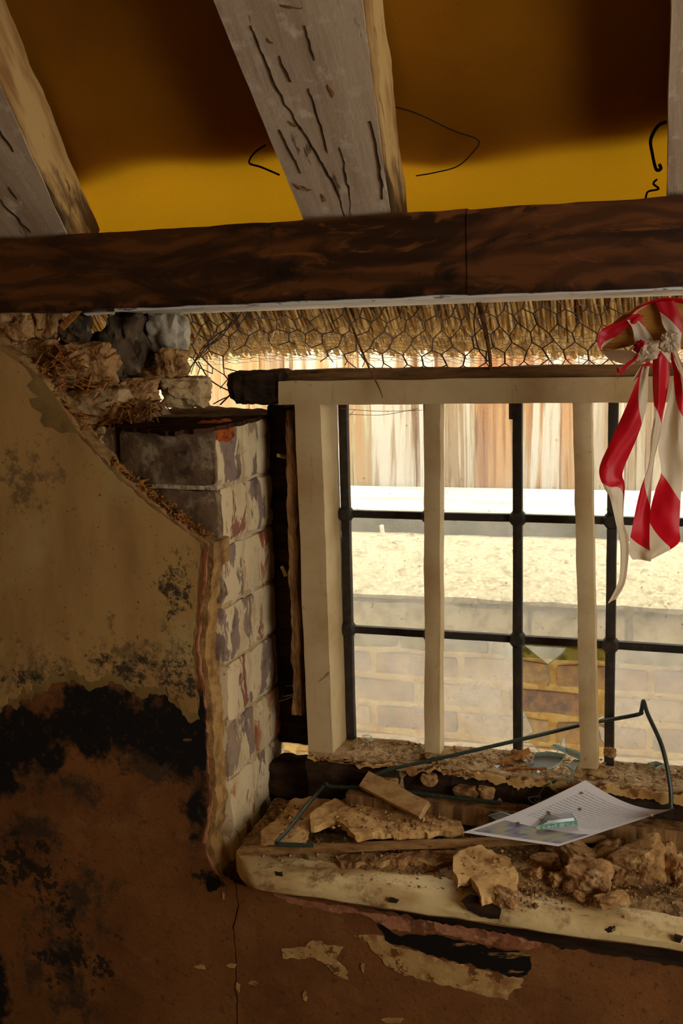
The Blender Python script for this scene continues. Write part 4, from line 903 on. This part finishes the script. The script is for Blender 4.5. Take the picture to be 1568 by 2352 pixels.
shard([PZ(x, y, ZS + .006) for x, y in ((1302, 1758), (1318, 1744), (1334, 1746), (1316, 1768))], .003, 'small thick glass piece in front of the second post')
shard([PY(1236, 1842, 1.965), PY(1228, 1838, 1.965), PY(1255, 1800, 1.985), PY(1302, 1772, 1.995), PY(1320, 1768, 1.998), PY(1312, 1808, 1.985)], .003, 'big grey shard leaning from paper to frame sill')
shard([PY(1212, 1832, 1.97), PY(1240, 1828, 1.975), PY(1234, 1846, 1.965), PY(1220, 1842, 1.965)], .003, 'small triangular shard beside the paper top edge')
shard([PY(x, y, 1.925) for x, y in ((1122, 1874), (1150, 1866), (1188, 1878), (1192, 1888), (1140, 1884))], .004, 'bright glass sliver on the left corner of the paper')
shard([PZ(x, y, ZS + .004) for x, y in ((1488, 1752), (1505, 1748), (1524, 1754), (1506, 1762))], .003, 'small glass chip on the frame sill near the right bar')
shard([PY(x, y, 2.06) for x, y in ((832, 1690), (846, 1688), (858, 1700), (852, 1704))], .002, 'tiny glass chip in the dust at the jamb foot')
# glints of glass on the frame sill
for i in range(18):
    x, y = (r8.uniform(1120, 1560), r8.uniform(1745, 1800)) if i < 15 else (r8.uniform(820, 1000), r8.uniform(1700, 1740))
    p = PZ(x, y, .743)
    if p.y < 1.99 or p.y > 2.10: continue
    a = r8.uniform(0, 3); s_ = r8.uniform(.003, .007)
    q = [p + V(math.cos(a + t), math.sin(a + t), r8.uniform(-.3, .4)) * s_ for t in (0, 2.2, 4.1)]
    tag(MB().prism(q, (0, 0, .0012)).build('glass_splinter', m_shard_edge), 'tiny bright glass splinter in the grit on the frame sill', 'glass', 'glass splinters on the frame sill')
# paper leaflet
m_leaf = bpy.data.materials.new('printed_paper'); m_leaf.use_nodes = True
nt = m_leaf.node_tree; N = nt.nodes; L = nt.links; bs = N['Principled BSDF']; bs.inputs['Roughness'].default_value = .6
uv = N.new('ShaderNodeUVMap'); sx = N.new('ShaderNodeSeparateXYZ'); L.new(uv.outputs[0], sx.inputs[0])
def mth(op, a, b=None, c=None):
    n = N.new('ShaderNodeMath'); n.operation = op
    for i, x in enumerate((a, b, c)):
        if x is None: continue
        if isinstance(x, (int, float)): n.inputs[i].default_value = x
        else: L.new(x, n.inputs[i])
    return n.outputs[0]
U, W_ = sx.outputs[0], sx.outputs[1]
row = mth('FRACT', mth('MULTIPLY', W_, 34.0)); line = mth('LESS_THAN', row, .36)
mp = N.new('ShaderNodeMapping'); mp.inputs['Scale'].default_value = (150, 34, 1); L.new(uv.outputs[0], mp.inputs['Vector'])
wn = N.new('ShaderNodeTexNoise'); wn.inputs['Scale'].default_value = 1.0; wn.inputs['Detail'].default_value = 3; L.new(mp.outputs[0], wn.inputs['Vector'])
ink = mth('MULTIPLY', line, mth('GREATER_THAN', wn.outputs['Fac'], .44))
def rng(v, a, b): return mth('MULTIPLY', mth('GREATER_THAN', v, a), mth('LESS_THAN', v, b))
ink = mth('MULTIPLY', ink, mth('MULTIPLY', rng(U, .10, .93), rng(W_, .42, .92)))
pic = mth('MULTIPLY', rng(U, .05, .95), rng(W_, .05, .30))
pn = N.new('ShaderNodeTexNoise'); pn.inputs['Scale'].default_value = 5; pn.inputs['Detail'].default_value = 4; L.new(uv.outputs[0], pn.inputs['Vector'])
rp = N.new('ShaderNodeValToRGB'); L.new(pn.outputs['Fac'], rp.inputs['Fac'])
rp.color_ramp.elements[0].position = .35; rp.color_ramp.elements[0].color = c255(96, 92, 130); rp.color_ramp.elements[1].position = .66; rp.color_ramp.elements[1].color = c255(190, 170, 96)
e = rp.color_ramp.elements.new(.5); e.color = c255(160, 156, 150)
def mix(f, a, b):
    n = N.new('ShaderNodeMix'); n.data_type = 'RGBA'; L.new(f, n.inputs['Factor'])
    for s_, x in (('A', a), ('B', b)):
        if isinstance(x, tuple): n.inputs[s_].default_value = x
        else: L.new(x, n.inputs[s_])
    return n.outputs['Result']
base = mix(mth('MULTIPLY', ink, .5), c255(232, 226, 226), c255(70, 68, 80))
base = mix(pic, base, rp.outputs['Color'])
sp = N.new('ShaderNodeTexNoise'); sp.inputs['Scale'].default_value = 70; sp.inputs['Detail'].default_value = 3; L.new(uv.outputs[0], sp.inputs['Vector'])
base = mix(mth('MULTIPLY', mth('GREATER_THAN', sp.outputs['Fac'], .70), .7), base, c255(110, 84, 56))
L.new(base, bs.inputs['Base Color'])
tr = N.new('ShaderNodeBsdfTranslucent'); L.new(base, tr.inputs['Color']); ms = N.new('ShaderNodeMixShader'); ms.inputs['Fac'].default_value = .22
L.new(bs.outputs[0], ms.inputs[1]); L.new(tr.outputs[0], ms.inputs[2]); L.new(ms.outputs[0], N['Material Output'].inputs['Surface'])
pL = PZ(1062, 1912, .672); pT = PY(1344, 1792, 1.982); pR = PZ(1550, 1868, .692); pB = PZ(1282, 1944, .668)
pm = MB(); n = 24; vs = []; uvs = []
for j in range(n + 1):
    for i in range(n + 1):
        u, v = i / n, j / n
        p = pL * (1 - u) * (1 - v) + pB * u * (1 - v) + pT * (1 - u) * v + pR * u * v
        bow = 4 * u * (1 - u)
        p = p + V(0, 0, -.012) * (math.sin(math.pi * u) * (v ** 1.2)) * 1.2 + V(0, 0, -.006) * math.sin(math.pi * v) * (1 - u) + V(0, 0, .010) * (u ** 6) * v
        vs.append(p); uvs.append((u, v))
pm.add(vs, [(j * (n + 1) + i, j * (n + 1) + i + 1, (j + 1) * (n + 1) + i + 1, (j + 1) * (n + 1) + i) for j in range(n) for i in range(n)])
o = pm.build('printed_leaflet', m_leaf, None, True, uvs=uvs); tag(o, 'curled white printed sheet of paper lying on the sill', 'paper')
pc = PZ(1280, 1900, .674)
def on_paper(x, y, dz=.003):
    best = min(vs, key=lambda q: (proj2(q)[0] - x) ** 2 + (proj2(q)[1] - y) ** 2); return V(*best) + V(0, 0, dz)
def proj2(p):
    q = ROT.transposed() @ (V(*p) - CAM); return (CX + FPX * q.x / -q.z, CY - FPX * q.y / -q.z)
gA, gB = on_paper(1234, 1906), on_paper(1326, 1896)
up_ = V(0, .010, .004); sh = shard([gA, gB, gB + V(-.02, .045, .012), gA + V(.012, .040, .010)], .004, 'thick shard with a bright green broken edge on the paper', True)
eg = MB(); eg.prism([gA + V(0, -.002, -.001), gB + V(0, -.002, -.001), gB + V(0, -.002, .007), gA + V(0, -.002, .006)], (0, .004, 0)); eg.build('green_edge', m_green_edge, sh)
for i, (x, y) in enumerate(((1332, 1820), (1240, 1885), (1186, 1892), (1500, 1884), (1330, 1856), (1262, 1868))):
    tag(rock(on_paper(x, y, .0015), (.0032, .003, .0024), i + 200, 2, .4).build('paper_crumb', m_dust), ['dark crumb near the top corner of the paper', 'dark crumb beside the green edged shard', 'brown crumb left of the green edged shard', 'small crumb at the right of the paper', 'small crumb in the middle of the printed lines', 'crumb on the left slope of the paper'][i], 'crumb')

# ================================================================== timber stub with barrier tape
YS = 1.83
so = [(1384, 802), (1376, 790), (1384, 770), (1402, 748), (1430, 722), (1462, 704), (1500, 694), (1540, 694), (1620, 700), (1620, 800), (1560, 796), (1500, 790), (1450, 792), (1410, 804)]
p = [PY(a, b, YS) for a, b in ragged(so, 8, 1.5, 3, True)]
m_stub = wood('yellow_pine', c255(176, 124, 54), c255(140, 92, 36), c255(90, 56, 24), (6, 40, 60), bs=.3)
tag(MB().prism(p, (0, .07, 0)).build('timber_stub', m_stub), 'rounded yellow timber end under the beam wrapped in tape', 'timber')
m_tape = bpy.data.materials.new('barrier_tape_plastic'); m_tape.use_nodes = True
nt = m_tape.node_tree; N = nt.nodes; L = nt.links; bs = N['Principled BSDF']; bs.inputs['Roughness'].default_value = .45
uv = N.new('ShaderNodeUVMap'); sx = N.new('ShaderNodeSeparateXYZ'); L.new(uv.outputs[0], sx.inputs[0])
fr_ = mth('FRACT', mth('SUBTRACT', sx.outputs[0], mth('MULTIPLY', sx.outputs[1], .20)))
red = mth('LESS_THAN', fr_, .42)
col = mix(red, c255(226, 208, 180), c255(206, 16, 36))
L.new(col, bs.inputs['Base Color'])
tr = N.new('ShaderNodeBsdfTranslucent'); L.new(col, tr.inputs['Color']); ms = N.new('ShaderNodeMixShader'); ms.inputs['Fac'].default_value = .45
L.new(bs.outputs[0], ms.inputs[1]); L.new(tr.outputs[0], ms.inputs[2]); L.new(ms.outputs[0], N['Material Output'].inputs['Surface'])
tape = thing('barrier_tape', 'knotted red and white barrier tape hanging from the timber stub', 'tape')
def ribbon(name, Ls, Rs, Ys, u0, u1, seed, fold=.004):
    a = smooth_path([PY(x, y, Y) for (x, y), Y in zip(Ls, Ys)], 7); b = smooth_path([PY(x, y, Y + .006) for (x, y), Y in zip(Rs, Ys)], 7)
    n = len(a); K = 9; vs = []; uvs = []
    for i in range(n):
        for k in range(K):
            t = k / (K - 1); q = a[i].lerp(b[i], t)
            q = q + V(0, 1, 0) * fold * (math.sin(t * 5.5 + seed + i * .06) + nz((t * 2, i * .12, seed), 1.3) * 1.5)
            vs.append(q); uvs.append((u0 + (u1 - u0) * i / (n - 1), t))
    MB().add(vs, [(i * K + k, i * K + k + 1, (i + 1) * K + k + 1, (i + 1) * K + k) for i in range(n - 1) for k in range(K - 1)]).build(name, m_tape, tape, True, uvs=uvs)
def C6(*pts): return [(1340 + x / 3.097, 660 + y / 3.097) for x, y in pts]
Y1 = 1.815
ribbon('tail', C6((425, 560), (405, 600), (300, 850), (200, 1075), (110, 1290), (150, 1430), (188, 1500), (232, 1680), (262, 1850), (250, 2080), (168, 2250)),
       C6((470, 560), (458, 640), (450, 830), (390, 1040), (300, 1250), (275, 1340), (292, 1420), (284, 1660), (322, 1800), (300, 2080), (236, 2215)), [Y1 - .01] * 11, .90, 2.02, 1)
ribbon('loop', C6((490, 460), (490, 700), (500, 900), (478, 1060), (465, 1250), (400, 1450), (350, 1680), (325, 1830), (318, 1880), (350, 1935)),
       C6((620, 440), (610, 640), (575, 850), (540, 1060), (500, 1240), (482, 1450), (470, 1680), (470, 1830), (480, 1890), (480, 1945)), [Y1, Y1, Y1, Y1, Y1, Y1, Y1, Y1 + .005, Y1 + .01, Y1 + .015], .08, 1.92, 2)
ribbon('loop', C6((600, 450), (640, 640), (575, 900), (530, 1120), (550, 1310), (510, 1440), (470, 1600), (440, 1840), (400, 1930)),
       C6((650, 440), (700, 700), (706, 900), (720, 1150), (706, 1320), (690, 1500), (680, 1700), (670, 1830), (470, 1945)), [Y1 + .02] * 7 + [Y1 + .022, Y1 + .018], .22, 1.75, 5)
ribbon('loop', C6((618, 430), (660, 560), (700, 650), (760, 800)), C6((650, 420), (690, 520), (740, 600), (800, 740)), [Y1 + .01] * 4, .6, .9, 3)
ribbon('wrap', C6((118, 455), (95, 380), (110, 320), (180, 270), (280, 235), (370, 180)), C6((130, 430), (180, 390), (230, 350), (290, 300), (360, 262), (430, 205)), [YS - .012] * 6, .05, .45, 4, .002)
ribbon('wrap', C6((300, 225), (345, 290), (360, 380), (370, 440), (420, 470)), C6((400, 215), (440, 290), (490, 360), (505, 410), (510, 430)), [YS - .010] * 5, .55, .85, 6, .002)
ribbon('wrap', C6((510, 105), (545, 190), (560, 260), (600, 330), (640, 400)), C6((640, 95), (680, 180), (700, 290), (690, 380), (690, 440)), [YS - .012] * 5, .32, .82, 7, .002)
ribbon('wrap', C6((340, 190), (420, 120), (520, 82), (620, 72), (760, 90)), C6((355, 200), (440, 140), (530, 108), (620, 105), (760, 125)), [YS - .004, YS - .006, YS - .008, YS - .008, YS - .008], .02, .45, 8, .001)
ribbon('wrap', C6((115, 440), (170, 500), (260, 540), (350, 548), (420, 540)), C6((130, 445), (220, 445), (330, 450), (390, 475), (440, 490)), [YS + .02] * 5, .52, .98, 9, .002)
ribbon('frayed_end', C6((400, 480), (300, 540), (250, 600), (232, 560), (240, 660)), C6((420, 500), (320, 565), (262, 620), (248, 580), (244, 672)), [YS - .02] * 5, .1, .4, 10, .001)
ribbon('frayed_end', C6((470, 520), (410, 560), (370, 620), (340, 670)), C6((480, 560), (430, 600), (385, 640), (350, 672)), [YS - .022] * 4, .3, .7, 11, .001)
k1 = rock(PY(1484, 806, YS - .02), (.020, .014, .016), 300, 4, .55, 2.4); k1.build('knot', m_tape, tape, True, uvs=[(.6 + .25 * nz(q, 40, 2), .5) for q in k1.v])
k2 = rock(PY(1538, 788, YS - .016), (.014, .010, .016), 310, 4, .55, 2.4); k2.build('knot', m_tape, tape, True, uvs=[(.72 + .35 * nz(q, 40, 4), .5) for q in k2.v])
